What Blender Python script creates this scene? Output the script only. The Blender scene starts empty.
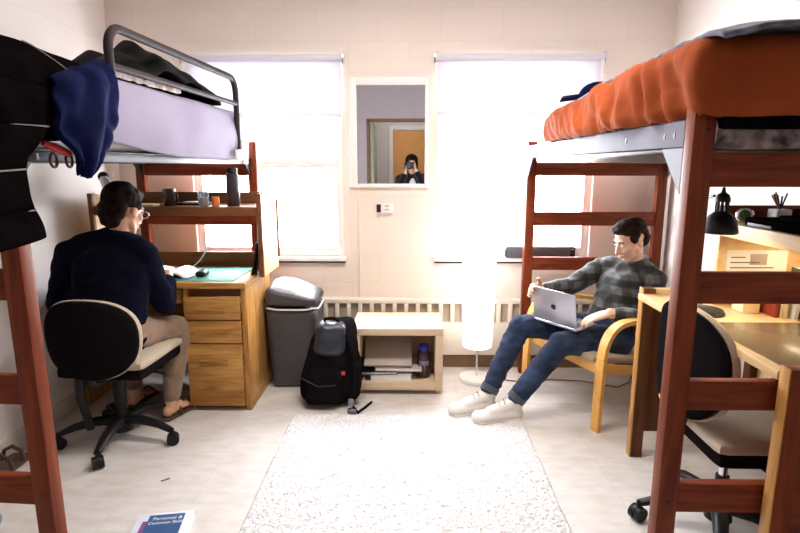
import bpy, bmesh, math, random
from mathutils import Vector as V, Matrix, noise, Euler
random.seed(7)
SC = bpy.context.scene
COL = SC.collection
PI = math.pi

# ------------------------------------------------------------------ materials
MATS = {}
def _new(name):
    m = bpy.data.materials.new(name); m.use_nodes = True
    nt = m.node_tree; b = nt.nodes['Principled BSDF']
    MATS[name] = m
    return m, nt, b
def _coords(nt, scale, kind='Object', rot=(0, 0, 0)):
    tc = nt.nodes.new('ShaderNodeTexCoord'); mp = nt.nodes.new('ShaderNodeMapping')
    mp.inputs['Scale'].default_value = scale; mp.inputs['Rotation'].default_value = rot
    nt.links.new(tc.outputs[kind], mp.inputs['Vector'])
    return mp.outputs['Vector']
def _ramp(nt, fac, c0, c1, p0=0.3, p1=0.7):
    r = nt.nodes.new('ShaderNodeValToRGB')
    r.color_ramp.elements[0].position = p0; r.color_ramp.elements[0].color = (*c0, 1)
    r.color_ramp.elements[1].position = p1; r.color_ramp.elements[1].color = (*c1, 1)
    nt.links.new(fac, r.inputs['Fac'])
    return r.outputs['Color']
def _bump(nt, b, fac, strength, dist=0.01):
    bp = nt.nodes.new('ShaderNodeBump'); bp.inputs['Strength'].default_value = strength
    bp.inputs['Distance'].default_value = dist
    nt.links.new(fac, bp.inputs['Height']); nt.links.new(bp.outputs['Normal'], b.inputs['Normal'])
def plain(name, c, rough=0.5, metal=0.0, var=0.08, scale=8, bump=0.0, emit=0, spec=0.5):
    m, nt, b = _new(name)
    n = nt.nodes.new('ShaderNodeTexNoise'); n.inputs['Scale'].default_value = scale; n.inputs['Detail'].default_value = 4
    nt.links.new(_coords(nt, (1, 1, 1)), n.inputs['Vector'])
    c0 = tuple(max(0, x * (1 - var)) for x in c); c1 = tuple(min(1, x * (1 + var)) for x in c)
    nt.links.new(_ramp(nt, n.outputs['Fac'], c0, c1), b.inputs['Base Color'])
    b.inputs['Roughness'].default_value = rough; b.inputs['Metallic'].default_value = metal
    b.inputs['Specular IOR Level'].default_value = spec
    if bump: _bump(nt, b, n.outputs['Fac'], bump)
    if emit:
        b.inputs['Emission Color'].default_value = (*c, 1); b.inputs['Emission Strength'].default_value = emit
    return m
def fabric(name, c, rough=0.9, var=0.15, weave=250, bump=0.3, sheen=0.3, big=5, spec=None):
    m, nt, b = _new(name)
    n = nt.nodes.new('ShaderNodeTexNoise'); n.inputs['Scale'].default_value = big; n.inputs['Detail'].default_value = 5
    v = _coords(nt, (1, 1, 1)); nt.links.new(v, n.inputs['Vector'])
    c0 = tuple(x * (1 - var) for x in c); c1 = tuple(min(1, x * (1 + var)) for x in c)
    nt.links.new(_ramp(nt, n.outputs['Fac'], c0, c1), b.inputs['Base Color'])
    w = nt.nodes.new('ShaderNodeTexNoise'); w.inputs['Scale'].default_value = weave
    nt.links.new(v, w.inputs['Vector'])
    b.inputs['Roughness'].default_value = rough; b.inputs['Sheen Weight'].default_value = sheen
    b.inputs['Specular IOR Level'].default_value = (0.0 if max(c) < .03 else 0.15) if spec is None else spec
    _bump(nt, b, w.outputs['Fac'], bump, 0.002)
    return m
def wood(name, c0, c1, axis='Z', rough=0.4, fine=1.0):
    m, nt, b = _new(name)
    s = {'X': (1.2, 14, 14), 'Y': (14, 1.2, 14), 'Z': (14, 14, 1.2)}[axis]
    s = tuple(q * fine for q in s)
    v = _coords(nt, s)
    n = nt.nodes.new('ShaderNodeTexNoise'); n.inputs['Scale'].default_value = 2.2; n.inputs['Detail'].default_value = 8
    n.inputs['Distortion'].default_value = 1.2
    nt.links.new(v, n.inputs['Vector'])
    nt.links.new(_ramp(nt, n.outputs['Fac'], c0, c1, 0.32, 0.68), b.inputs['Base Color'])
    b.inputs['Roughness'].default_value = rough
    b.inputs['Specular IOR Level'].default_value = .18
    _bump(nt, b, n.outputs['Fac'], 0.12, 0.004)
    return m
for ax in 'XYZ':
    wood('cherry_' + ax, (.105, .017, .0055), (.215, .044, .012), ax, .45)
    wood('oak_' + ax, (.30, .125, .028), (.56, .30, .092), ax, .35)
wood('hutch_wood', (.13, .05, .02), (.21, .09, .035), 'X', .4)
wood('walnut_Z', (.085, .030, .010), (.15, .058, .020), 'Z', .45)
wood('pale_birch', (.62, .46, .30), (.72, .56, .39), 'X', .45, .6)
wood('bent_birch', (.70, .36, .09), (.82, .48, .15), 'X', .3, .6)
wood('maple', (.66, .45, .22), (.78, .58, .33), 'Y', .4, .6)
plain('laminate', (.17, .12, .065), .25, var=.05, scale=30)
plain('white_paint', (.80, .78, .76), .45, var=.02)
plain('trim_white', (.83, .80, .78), .5, var=.02)
plain('heater_paint', (.74, .69, .62), .5, var=.03)
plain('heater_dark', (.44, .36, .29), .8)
plain('toe_brown', (.20, .115, .06), .6)
plain('black_plastic', (.008, .007, .008), .42, var=.2, spec=.25)
plain('black_metal', (.010, .009, .010), .4, metal=0, spec=.4)
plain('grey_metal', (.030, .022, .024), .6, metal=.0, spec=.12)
plain('steel_rail', (.17, .17, .225), .5, metal=.0, spec=.3)
plain('chrome', (.75, .75, .78), .15, metal=1)
plain('bin_grey', (.055, .050, .055), .42, var=.06)
plain('bin_lid', (.42, .44, .50), .22, var=.05)
plain('bag_white', (.8, .78, .75), .5)
plain('paper', (.82, .80, .76), .7, var=.03)
plain('paper_grey', (.42, .35, .31), .7, var=.1)
plain('paper_yellow', (.80, .68, .40), .7, var=.05)
plain('rubber_sole', (.80, .77, .72), .6, var=.04)
plain('green_mat', (.10, .36, .28), .6, var=.1)
plain('dark_hole', (.01, .008, .01), .9)
plain('silver', (.50, .50, .58), .28, metal=.55, var=.02)
plain('key_dark', (.06, .06, .07), .5)
plain('logo_black', (.008, .008, .01), .25)
plain('cap_blue', (.02, .02, .35), .35)
plain('bottle_dark', (.045, .02, .03), .12)
plain('bottle_black', (.03, .022, .03), .35)
plain('mug_brown', (.035, .018, .012), .25)
plain('orange_cup', (.75, .22, .05), .4)
plain('cover_blue', (.035, .09, .23), .4, var=.1)
plain('cover_white', (.72, .72, .80), .4, var=.04)
plain('cover_purple', (.22, .08, .22), .4)
plain('cover_green', (.05, .06, .03), .5, var=.5, scale=30)
plain('cover_red', (.35, .05, .03), .5)
plain('plant_green', (.05, .14, .03), .5, var=.3)
plain('door_orange', (.70, .34, .10), .5, var=.06)
plain('door_green', (.45, .50, .38), .5, var=.04)
plain('red_strap', (.45, .02, .02), .5)
plain('skin', (.84, .52, .37), .5, var=.04, scale=20)
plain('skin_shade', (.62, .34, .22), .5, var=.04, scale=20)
plain('lip', (.50, .18, .14), .45)
plain('eye_white', (.7, .68, .66), .2)
plain('iris', (.03, .02, .012), .2)
fabric('hair_brown', (.026, .012, .006), .7, .45, 140, .5, .0, 60, .12)
fabric('hair_dark', (.012, .006, .004), .7, .45, 140, .5, .0, 60, .08)
fabric('denim', (.022, .034, .070), .9, .6, 200, .3, .1, 9)
fabric('denim_cuff', (.07, .08, .11), .9, .2)
fabric('navy_shirt', (.0045, .0052, .013), .85, .25, 200, .3, .03)
fabric('khaki', (.23, .15, .10), .9, .12)
fabric('sock_grey', (.13, .10, .085), .95, .15)
fabric('seat_tan', (.42, .34, .25), .95, .05, 400, .3)
fabric('chair_shell', (.009, .007, .008), .6, .1, 300, .1, .0)
fabric('comforter_orange', (.27, .052, .011), .9, .18, 200, .25, .0, 4)
fabric('blanket_blue', (.12, .125, .175), .9, .65, 150, .4, .3, 22)
fabric('sheet_lavender', (.205, .178, .255), .9, .04, 300, .15, .2)
fabric('mattress_white', (.62, .56, .54), .9, .10, 200, .3)
fabric('mattress_print', (.16, .125, .12), .9, .8, 200, .3, .1, 26)
fabric('quilt_black', (.0035, .0025, .0027), .75, .3, 120, .4, .0, 14)
fabric('quilt_piping', (.16, .14, .13), .9, .1)
fabric('blanket_dark', (.007, .006, .006), .8, .6, 120, .5, .05, 12)
fabric('blanket_pale_edge', (.45, .36, .34), .9, .5, 120, .5, .3, 40)
fabric('navy_cloth', (.004, .006, .036), .8, .35, 160, .4, .0, 9, .03)
fabric('backpack_black', (.009, .007, .008), .7, .2, 200, .4, .0)
fabric('backpack_grey', (.020, .024, .036), .35, .3, 200, .3, .0, 12, .5)
fabric('bin_stripe', (.010, .005, .010), .9, .3)
fabric('shoe_white', (.78, .74, .70), .7, .05, 200, .1)
fabric('shoe_blue', (.16, .19, .27), .8, .2)
fabric('leather_brown', (.07, .03, .02), .6, .3)
fabric('jacket_black', (.015, .014, .018), .8, .3)
fabric('shirt_white', (.7, .68, .68), .8, .05)

def plaid():
    m, nt, b = _new('plaid')
    v = _coords(nt, (1, 1, 1))
    def band(d, sc, prof):
        w = nt.nodes.new('ShaderNodeTexWave'); w.bands_direction = d; w.wave_profile = prof
        w.inputs['Scale'].default_value = sc; w.inputs['Distortion'].default_value = 1.2; w.inputs['Detail'].default_value = 1
        nt.links.new(v, w.inputs['Vector']); return w.outputs['Fac']
    c = _ramp(nt, band('Z', 3.8, 'SIN'), (.012, .013, .007), (.085, .095, .115), .38, .62)
    c2 = _ramp(nt, band('X', 3.4, 'SIN'), (.32, .29, .16), (1, .98, .92), .38, .62)
    mx = nt.nodes.new('ShaderNodeMix'); mx.data_type = 'RGBA'; mx.blend_type = 'MULTIPLY'; mx.inputs['Factor'].default_value = 1
    nt.links.new(c, mx.inputs['A']); nt.links.new(c2, mx.inputs['B'])
    c3 = _ramp(nt, band('Z', 17, 'SIN'), (1, 1, 1), (1.0, .82, .55), .8, .95)
    mx2 = nt.nodes.new('ShaderNodeMix'); mx2.data_type = 'RGBA'; mx2.blend_type = 'MULTIPLY'; mx2.inputs['Factor'].default_value = 1
    nt.links.new(mx.outputs['Result'], mx2.inputs['A']); nt.links.new(c3, mx2.inputs['B'])
    nt.links.new(mx2.outputs['Result'], b.inputs['Base Color'])
    b.inputs['Roughness'].default_value = .85; b.inputs['Sheen Weight'].default_value = .3
plaid()
def block_wall(name, c, rot):
    m, nt, b = _new(name)
    br = nt.nodes.new('ShaderNodeTexBrick'); br.inputs['Scale'].default_value = 1
    br.inputs['Brick Width'].default_value = .40; br.inputs['Row Height'].default_value = .20
    br.inputs['Mortar Size'].default_value = .006; br.inputs['Mortar Smooth'].default_value = .6
    br.inputs['Color1'].default_value = (*c, 1); br.inputs['Color2'].default_value = (*[x * .98 for x in c], 1)
    br.inputs['Mortar'].default_value = (*[x * .955 for x in c], 1)
    nt.links.new(_coords(nt, (1, 1, 1), 'Object', rot), br.inputs['Vector'])
    nt.links.new(br.outputs['Color'], b.inputs['Base Color'])
    n = nt.nodes.new('ShaderNodeTexNoise'); n.inputs['Scale'].default_value = 60
    ma = nt.nodes.new('ShaderNodeMath'); ma.operation = 'MULTIPLY_ADD'
    nt.links.new(n.outputs['Fac'], ma.inputs[0]); ma.inputs[1].default_value = .15
    inv = nt.nodes.new('ShaderNodeMath'); inv.operation = 'SUBTRACT'; inv.inputs[0].default_value = 1
    nt.links.new(br.outputs['Fac'], inv.inputs[1]); nt.links.new(inv.outputs[0], ma.inputs[2])
    _bump(nt, b, ma.outputs[0], .15, .004)
    b.inputs['Roughness'].default_value = .55
block_wall('wall_back_paint', (.78, .69, .62), (PI / 2, 0, 0))
block_wall('wall_side_paint', (.82, .76, .72), (PI / 2, 0, PI / 2))
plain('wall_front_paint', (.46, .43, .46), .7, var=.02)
plain('ceiling_paint', (.70, .67, .65), .8, var=.02)
def floor_mat():
    m, nt, b = _new('floor_vinyl')
    v = _coords(nt, (1, 1, 1))
    br = nt.nodes.new('ShaderNodeTexBrick'); br.offset = 0; br.inputs['Scale'].default_value = 1
    br.inputs['Brick Width'].default_value = .305; br.inputs['Row Height'].default_value = .305
    br.inputs['Mortar Size'].default_value = .0012
    br.inputs['Color1'].default_value = (.70, .665, .645, 1); br.inputs['Color2'].default_value = (.68, .645, .62, 1)
    br.inputs['Mortar'].default_value = (.58, .52, .47, 1)
    nt.links.new(v, br.inputs['Vector'])
    n = nt.nodes.new('ShaderNodeTexNoise'); n.inputs['Scale'].default_value = 9; n.inputs['Detail'].default_value = 6
    nt.links.new(_coords(nt, (1, 2.5, 1)), n.inputs['Vector'])
    mx = nt.nodes.new('ShaderNodeMix'); mx.data_type = 'RGBA'; mx.blend_type = 'MULTIPLY'; mx.inputs['Factor'].default_value = 1
    nt.links.new(br.outputs['Color'], mx.inputs['A'])
    nt.links.new(_ramp(nt, n.outputs['Fac'], (.90, .87, .83), (1, 1, 1), .35, .6), mx.inputs['B'])
    nt.links.new(mx.outputs['Result'], b.inputs['Base Color'])
    b.inputs['Roughness'].default_value = .33
    _bump(nt, b, n.outputs['Fac'], .04, .01)
floor_mat()
def rug_mat():
    m, nt, b = _new('rug_pile')
    n = nt.nodes.new('ShaderNodeTexNoise'); n.inputs['Scale'].default_value = 120; n.inputs['Detail'].default_value = 5
    nt.links.new(_coords(nt, (1, 1, 1)), n.inputs['Vector'])
    nt.links.new(_ramp(nt, n.outputs['Fac'], (.58, .56, .57), (.80, .78, .78), .34, .54), b.inputs['Base Color'])
    b.inputs['Roughness'].default_value = 1; b.inputs['Specular IOR Level'].default_value = .1
    _bump(nt, b, n.outputs['Fac'], .8, .010)
rug_mat()
def glass_mat(name, tint=(1, 1, 1), gloss=.06):
    m = bpy.data.materials.new(name); m.use_nodes = True; nt = m.node_tree; nt.nodes.clear(); MATS[name] = m
    o = nt.nodes.new('ShaderNodeOutputMaterial'); mx = nt.nodes.new('ShaderNodeMixShader'); mx.inputs['Fac'].default_value = gloss
    t = nt.nodes.new('ShaderNodeBsdfTransparent'); t.inputs['Color'].default_value = (*tint, 1)
    g = nt.nodes.new('ShaderNodeBsdfGlossy'); g.inputs['Roughness'].default_value = .03
    nt.links.new(t.outputs[0], mx.inputs[1]); nt.links.new(g.outputs[0], mx.inputs[2]); nt.links.new(mx.outputs[0], o.inputs[0])
glass_mat('window_glass'); glass_mat('jar_glass', (.85, .88, .92), .15); glass_mat('lens_glass', (.9, .9, .9), .2)
def translucent(name, c, tc, fac):
    m = bpy.data.materials.new(name); m.use_nodes = True; nt = m.node_tree; nt.nodes.clear(); MATS[name] = m
    o = nt.nodes.new('ShaderNodeOutputMaterial'); mx = nt.nodes.new('ShaderNodeMixShader'); mx.inputs['Fac'].default_value = fac
    n = nt.nodes.new('ShaderNodeTexNoise'); n.inputs['Scale'].default_value = 200
    nt.links.new(_coords(nt, (1, 1, 1)), n.inputs['Vector'])
    d = nt.nodes.new('ShaderNodeBsdfDiffuse')
    nt.links.new(_ramp(nt, n.outputs['Fac'], tuple(x * .97 for x in c), c), d.inputs['Color'])
    t = nt.nodes.new('ShaderNodeBsdfTranslucent'); t.inputs['Color'].default_value = (*tc, 1)
    nt.links.new(d.outputs[0], mx.inputs[1]); nt.links.new(t.outputs[0], mx.inputs[2]); nt.links.new(mx.outputs[0], o.inputs[0])
translucent('shade_cloth', (.78, .77, .82), (.80, .80, .86), .16)
m, nt, b = _new('mirror_silver'); b.inputs['Base Color'].default_value = (.86, .84, .85, 1); b.inputs['Metallic'].default_value = 1; b.inputs['Roughness'].default_value = .015
m, nt, b = _new('lamp_paper'); b.inputs['Base Color'].default_value = (.9, .88, .84, 1); b.inputs['Emission Color'].default_value = (1, .93, .84, 1); b.inputs['Emission Strength'].default_value = 2.2; b.inputs['Roughness'].default_value = .9
m, nt, b = _new('fill_glow'); b.inputs['Emission Color'].default_value = (1, .95, .88, 1); b.inputs['Emission Strength'].default_value = 3
m, nt, b = _new('bulb_glow'); b.inputs['Emission Color'].default_value = (1, .78, .45, 1); b.inputs['Emission Strength'].default_value = 12

# ------------------------------------------------------------------ mesh builder
class MB:
    def __init__(s): s.bm = bmesh.new()
    def _add(s, verts, faces):
        vs = [s.bm.verts.new(v) for v in verts]
        for f in faces:
            try: s.bm.faces.new([vs[i] for i in f])
            except ValueError: pass
        return vs
    def box(s, a, b, bev=0.003, M=None):
        a, b = V(a), V(b)
        lo = V([min(a[i], b[i]) for i in range(3)]); hi = V([max(a[i], b[i]) for i in range(3)])
        t = bmesh.new(); bmesh.ops.create_cube(t, size=1)
        c = (lo + hi) / 2; d = hi - lo
        for v in t.verts: v.co = V([c[i] + v.co[i] * d[i] for i in range(3)])
        bev = min(bev, min(d) * .4)
        if bev > 0: bmesh.ops.bevel(t, geom=t.edges[:], offset=bev, segments=2, affect='EDGES', profile=.5)
        if M:
            for v in t.verts: v.co = M @ v.co
        s.merge(t); return s
    def merge(s, t):
        t.verts.index_update(); vs = [s.bm.verts.new(v.co) for v in t.verts]
        for f in t.faces:
            try: s.bm.faces.new([vs[v.index] for v in f.verts])
            except ValueError: pass
        t.free()
    def bar(s, p0, p1, w, h, up=(0, 0, 1), bev=0.002):
        """rectangular bar from p0 to p1, w sideways, h along up"""
        p0, p1, up = V(p0), V(p1), V(up); d = p1 - p0; L = d.length; d.normalize()
        sd = d.cross(up).normalized(); u = sd.cross(d).normalized()
        M = Matrix((( sd.x, d.x, u.x, p0.x), (sd.y, d.y, u.y, p0.y), (sd.z, d.z, u.z, p0.z), (0, 0, 0, 1)))
        return s.box((-w / 2, 0, -h / 2), (w / 2, L, h / 2), bev, M)
    def tube(s, pts, r, seg=12, close=False, flat=None):
        pts = [V(p) for p in pts]; n = len(pts)
        rs = r if isinstance(r, (list, tuple)) else [r] * n
        prev = None; rings = []
        for i, p in enumerate(pts):
            if close: t = (pts[(i + 1) % n] - pts[i - 1])
            else: t = pts[min(i + 1, n - 1)] - pts[max(i - 1, 0)]
            t.normalize()
            if prev is None:
                a = V((0, 0, 1)) if abs(t.z) < .9 else V((1, 0, 0)); x = t.cross(a).normalized()
            else: x = (prev - t * prev.dot(t)).normalized()
            prev = x; y = t.cross(x)
            rings.append([s.bm.verts.new(p + (x * math.cos(2 * PI * k / seg) + y * math.sin(2 * PI * k / seg)) * rs[i]) for k in range(seg)])
        m = n if close else n - 1
        for i in range(m):
            A, B = rings[i], rings[(i + 1) % n]
            for k in range(seg): s.bm.faces.new((A[k], A[(k + 1) % seg], B[(k + 1) % seg], B[k]))
        if not close:
            s.bm.faces.new(rings[0][::-1]); s.bm.faces.new(rings[-1])
        return s
    def cyl(s, p0, p1, r0, r1=None, seg=24): return s.tube([p0, p1], [r0, r0 if r1 is None else r1], seg)
    def lathe(s, prof, c=(0, 0, 0), seg=32, M=None):
        c = V(c); rings = []
        for r, z in prof:
            if r < 1e-5: rings.append([s.bm.verts.new(c + V((0, 0, z)))])
            else: rings.append([s.bm.verts.new(c + V((r * math.cos(2 * PI * k / seg), r * math.sin(2 * PI * k / seg), z))) for k in range(seg)])
        for A, B in zip(rings, rings[1:]):
            for k in range(seg):
                q = [A[k % len(A)], A[(k + 1) % len(A)], B[(k + 1) % len(B)], B[k % len(B)]]
                u = []
                for x in q:
                    if x not in u: u.append(x)
                if len(u) > 2:
                    try: s.bm.faces.new(u)
                    except ValueError: pass
        if M:
            for R in rings:
                for v in R: v.co = M @ v.co
        return s
    def ell(s, c, r, M=None, seg=16):
        t = bmesh.new(); bmesh.ops.create_uvsphere(t, u_segments=seg, v_segments=seg // 2 + 2, radius=1)
        for v in t.verts:
            p = V((v.co.x * r[0], v.co.y * r[1], v.co.z * r[2]))
            v.co = (M @ p if M else p) + V(c)
        s.merge(t); return s
    def grid(s, fn, nu, nv):
        vs = [[s.bm.verts.new(fn(i / nu, j / nv)) for j in range(nv + 1)] for i in range(nu + 1)]
        for i in range(nu):
            for j in range(nv): s.bm.faces.new((vs[i][j], vs[i + 1][j], vs[i + 1][j + 1], vs[i][j + 1]))
        return s
    def prism(s, pts, off):
        a = [s.bm.verts.new(p) for p in pts]; b = [s.bm.verts.new(V(p) + V(off)) for p in pts]; n = len(a)
        s.bm.faces.new(a); s.bm.faces.new(b[::-1])
        for i in range(n): s.bm.faces.new((a[i], b[i], b[(i + 1) % n], a[(i + 1) % n]))
        return s
    def rbox(s, lo, hi, r, n=10, amp=0, fs=4, seed=0, skip_bottom=False, warp=None):
        """soft rounded box with optional noise"""
        lo, hi = V(lo), V(hi); c = (lo + hi) / 2; h = (hi - lo) / 2
        t = bmesh.new(); bmesh.ops.create_cube(t, size=2)
        bmesh.ops.subdivide_edges(t, edges=t.edges[:], cuts=n, use_grid_fill=True)
        if skip_bottom:
            t.faces.ensure_lookup_table()
            bmesh.ops.delete(t, geom=[f for f in t.faces if f.normal.z < -.5], context='FACES')
        for v in t.verts:
            p = V([v.co[i] * h[i] for i in range(3)])
            q = V([max(-(h[i] - r), min(h[i] - r, p[i])) for i in range(3)])
            d = p - q
            if d.length > 1e-6:
                # keep faces flat, round the edges
                d = d.normalized() * r
            w = q + d + c
            if amp:
                nn = noise.noise_vector(w * fs + V((seed, seed * 2.1, 0)))
                w = w + nn * amp
            if warp: w = warp(w)
            v.co = w
        s.merge(t); return s
    def build(s, name, mat, parent=None, smooth=True, mods=None, world=True, **props):
        me = bpy.data.meshes.new(name)
        bmesh.ops.recalc_face_normals(s.bm, faces=s.bm.faces[:])
        if parent is not None and world:
            inv = wm(parent).inverted()
            for v in s.bm.verts: v.co = inv @ v.co
        s.bm.to_mesh(me); s.bm.free()
        o = bpy.data.objects.new(name, me); COL.objects.link(o)
        me.materials.append(MATS[mat])
        if smooth:
            me.shade_smooth()
            try: me.set_sharp_from_angle(angle=math.radians(38 if smooth is True else smooth))
            except Exception: pass
        if parent is not None: o.parent = parent
        for k, v in props.items(): o[k] = v
        return o
def wm(o):
    M = Matrix.LocRotScale(o.location, o.rotation_euler, o.scale)
    return wm(o.parent) @ M if o.parent else M
def thing(name, label, cat, loc=(0, 0, 0), rz=0, group=None):
    o = bpy.data.objects.new(name, None); COL.objects.link(o)
    o.empty_display_size = .1; o.location = loc; o.rotation_euler = (0, 0, rz)
    o['label'] = label; o['category'] = cat
    if group: o['group'] = group
    return o
def tag(o, label, cat, group=None, kind=None):
    o['label'] = label; o['category'] = cat
    if group: o['group'] = group
    if kind: o['kind'] = kind
    return o
def struct(name, mb, mat, parent=None, smooth=True):
    o = mb.build(name, mat, parent, smooth)
    if parent is None: o['kind'] = 'structure'
    return o
def solid(o, t, off=0, sub=0):
    m = o.modifiers.new('thickness', 'SOLIDIFY'); m.thickness = t; m.offset = off
    if sub:
        s = o.modifiers.new('soft', 'SUBSURF'); s.levels = sub; s.render_levels = sub
    return o
def copy_tree(o, parent=None):
    c = o.copy(); COL.objects.link(c); c.parent = parent
    for ch in list(o.children): copy_tree(ch, c)
    return c
def basis(f, up=(0, 0, 1)):
    f = V(f).normalized(); s_ = f.cross(V(up)).normalized(); u = s_.cross(f).normalized()
    return Matrix(((s_.x, f.x, u.x), (s_.y, f.y, u.y), (s_.z, f.z, u.z)))   # columns: right, forward, up
def T4(R, p): 
    M = R.to_4x4(); M.translation = V(p); return M

# ------------------------------------------------------------------ organic surfaces
class Body:
    """tapered elliptical limbs fused into one continuous surface"""
    def __init__(s): s.mb = MB()
    def cap(s, p0, r0, p1, r1, lat=None, k0=1.0, k1=None, seg=16):
        p0, p1 = V(p0), V(p1); k1 = k0 if k1 is None else k1
        a = (p1 - p0); L = a.length; a.normalize()
        l = V(lat) if lat is not None else (V((1, 0, 0)) if abs(a.x) < .8 else V((0, 1, 0)))
        l = (l - a * l.dot(a)).normalized(); n = a.cross(l)
        prof = []
        for i in range(5):
            t = PI / 2 * i / 4; prof.append((p0 - a * (r0 * min(k0, 1) * math.cos(t)), r0 * math.sin(t), k0))
        for i in range(5):
            t = PI / 2 * i / 4; prof.append((p1 + a * (r1 * min(k1, 1) * math.sin(t)), r1 * math.cos(t), k1))
        rings = []
        for c, r, k in prof:
            if r < 1e-5: rings.append([s.mb.bm.verts.new(c)])
            else: rings.append([s.mb.bm.verts.new(c + l * (r * math.cos(2 * PI * q / seg)) + n * (r * k * math.sin(2 * PI * q / seg))) for q in range(seg)])
        for A, B in zip(rings, rings[1:]):
            for q in range(seg):
                u = []
                for x in (A[q % len(A)], A[(q + 1) % len(A)], B[(q + 1) % len(B)], B[q % len(B)]):
                    if x not in u: u.append(x)
                if len(u) > 2: s.mb.bm.faces.new(u)
        return s
    def ell(s, c, r, R=None): s.mb.ell(c, r, R, 20); return s
    def build(s, name, mat, parent, voxel=.006, it=4, amp=0, fs=12, seed=0, amp2=0):
        me = bpy.data.meshes.new(name)
        bmesh.ops.recalc_face_normals(s.mb.bm, faces=s.mb.bm.faces[:])
        s.mb.bm.to_mesh(me); s.mb.bm.free()
        o = bpy.data.objects.new(name, me); COL.objects.link(o)
        r = o.modifiers.new('r', 'REMESH'); r.mode = 'VOXEL'; r.voxel_size = voxel
        sm = o.modifiers.new('s', 'SMOOTH'); sm.factor = .5; sm.iterations = it
        dg = bpy.context.evaluated_depsgraph_get(); dg.update()
        m2 = bpy.data.meshes.new_from_object(o.evaluated_get(dg))
        o.modifiers.clear(); o.data = m2; m2.name = name; bpy.data.meshes.remove(me)
        m2.materials.clear(); m2.materials.append(MATS[mat])
        if amp:
            ns = [v.normal.copy() for v in m2.vertices]
            for v, n in zip(m2.vertices, ns):
                p = v.co
                w = noise.noise(V((p.x * fs + seed, p.y * fs, p.z * fs * 1.6)))
                ridge = 1 - abs(noise.noise(V((p.x * fs * .8, p.y * fs * .8 + seed, p.z * fs * 1.3)))) * 2
                v.co = p + n * (amp * w + amp2 * (ridge - .5))
        if parent is not None:
            inv = wm(parent).inverted()
            for v in m2.vertices: v.co = inv @ v.co
            o.parent = parent
        m2.shade_smooth()
        return o
def hand(B, wrist, d, nrm, thumb, curl=.35, sc=1.0, spread=.02):
    """palm, four unequal fingers with bends, thumb from the side of the palm; nrm = palm side"""
    d = V(d).normalized(); nrm = V(nrm); nrm = (nrm - d * nrm.dot(d)).normalized()
    th = V(thumb); th = (th - d * th.dot(d) - nrm * th.dot(nrm)).normalized()
    w = V(wrist)
    B.cap(w - d * .02, .026 * sc, w + d * .075 * sc, .040 * sc, th, .62, .36)
    for i, (o, L) in enumerate(((.030, .072), (.010, .080), (-.010, .074), (-.030, .058))):
        p = w + d * (.078 * sc) + th * (o * sc) ; dr = (d + th * (o * spread * 40 * .25)).normalized(); r = .0088 * sc
        for k, f in enumerate((.45, .3, .25)):
            a = curl * (k + .6)
            dk = (dr * math.cos(a) + nrm * math.sin(a)).normalized()
            q = p + dk * (L * f * sc); B.cap(p, r, q, r * .9); p = q; r *= .92
    p = w + d * (.022 * sc) + th * (.030 * sc)
    for k, L in enumerate((.040, .032, .026)):
        a = .75 - k * .25
        dk = (d * math.cos(a) + th * math.sin(a) + nrm * (.25 + .15 * k)).normalized()
        q = p + dk * (L * sc); B.cap(p, .0115 * sc * (1 - .08 * k), q, .0105 * sc * (1 - .1 * k)); p = q
def head(B, c, f, up=(0, 0, 1), sc=1.0):
    R = basis(f, up); c = V(c)
    P = lambda x, y, z: c + R @ (V((x, y, z)) * sc)
    S = lambda *r: tuple(q * sc for q in r)
    B.ell(P(0, -.012, .035), S(.074, .094, .082), R)
    B.ell(P(0, .028, -.028), S(.060, .062, .082), R)
    B.ell(P(0, .056, -.094), S(.028, .026, .022), R)
    B.cap(P(-.045, .01, -.065), .022 * sc, P(-.01, .055, -.095), .022 * sc)
    B.cap(P(.045, .01, -.065), .022 * sc, P(.01, .055, -.095), .022 * sc)
    B.cap(P(0, .088, .008), .008 * sc, P(0, .108, -.034), .0125 * sc)
    B.ell(P(0, .094, -.040), S(.019, .014, .010), R)
    B.cap(P(-.035, .074, .026), .012 * sc, P(.035, .074, .026), .012 * sc)
    B.cap(P(-.05, .05, -.02), .018 * sc, P(-.03, .07, -.03), .018 * sc)
    B.cap(P(.05, .05, -.02), .018 * sc, P(.03, .07, -.03), .018 * sc)
    B.ell(P(0, .084, -.066), S(.024, .012, .012), R)
    for s_ in (-1, 1):
        B.ell(P(s_ * .077, -.008, -.008), S(.010, .021, .033), R)
    return R, P
def face_parts(root, R, P, sc=1.0, sub=None):
    for s_ in (-1, 1):
        e = MB().ell(P(s_ * .031, .080, .004), (.012 * sc, .0075 * sc, .0045 * sc), R).build('eye', 'eye_white', root)
        MB().ell(P(s_ * .031, .0860, .001), (.0045 * sc, .0025 * sc, .004 * sc), R).build('iris', 'iris', e)
        MB().tube([P(s_ * .015, .092, .026), P(s_ * .032, .090, .033), P(s_ * .052, .074, .026)], [.003 * sc, .0045 * sc, .002 * sc], 8).build('eyebrow', 'hair_brown', root)
    MB().tube([P(-.022, .088, -.066), P(-.008, .097, -.063), P(0, .097, -.065), P(.008, .097, -.063), P(.022, .088, -.066)], [.002, .004, .004, .004, .002], 8).build('mouth', 'lip', root)

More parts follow.
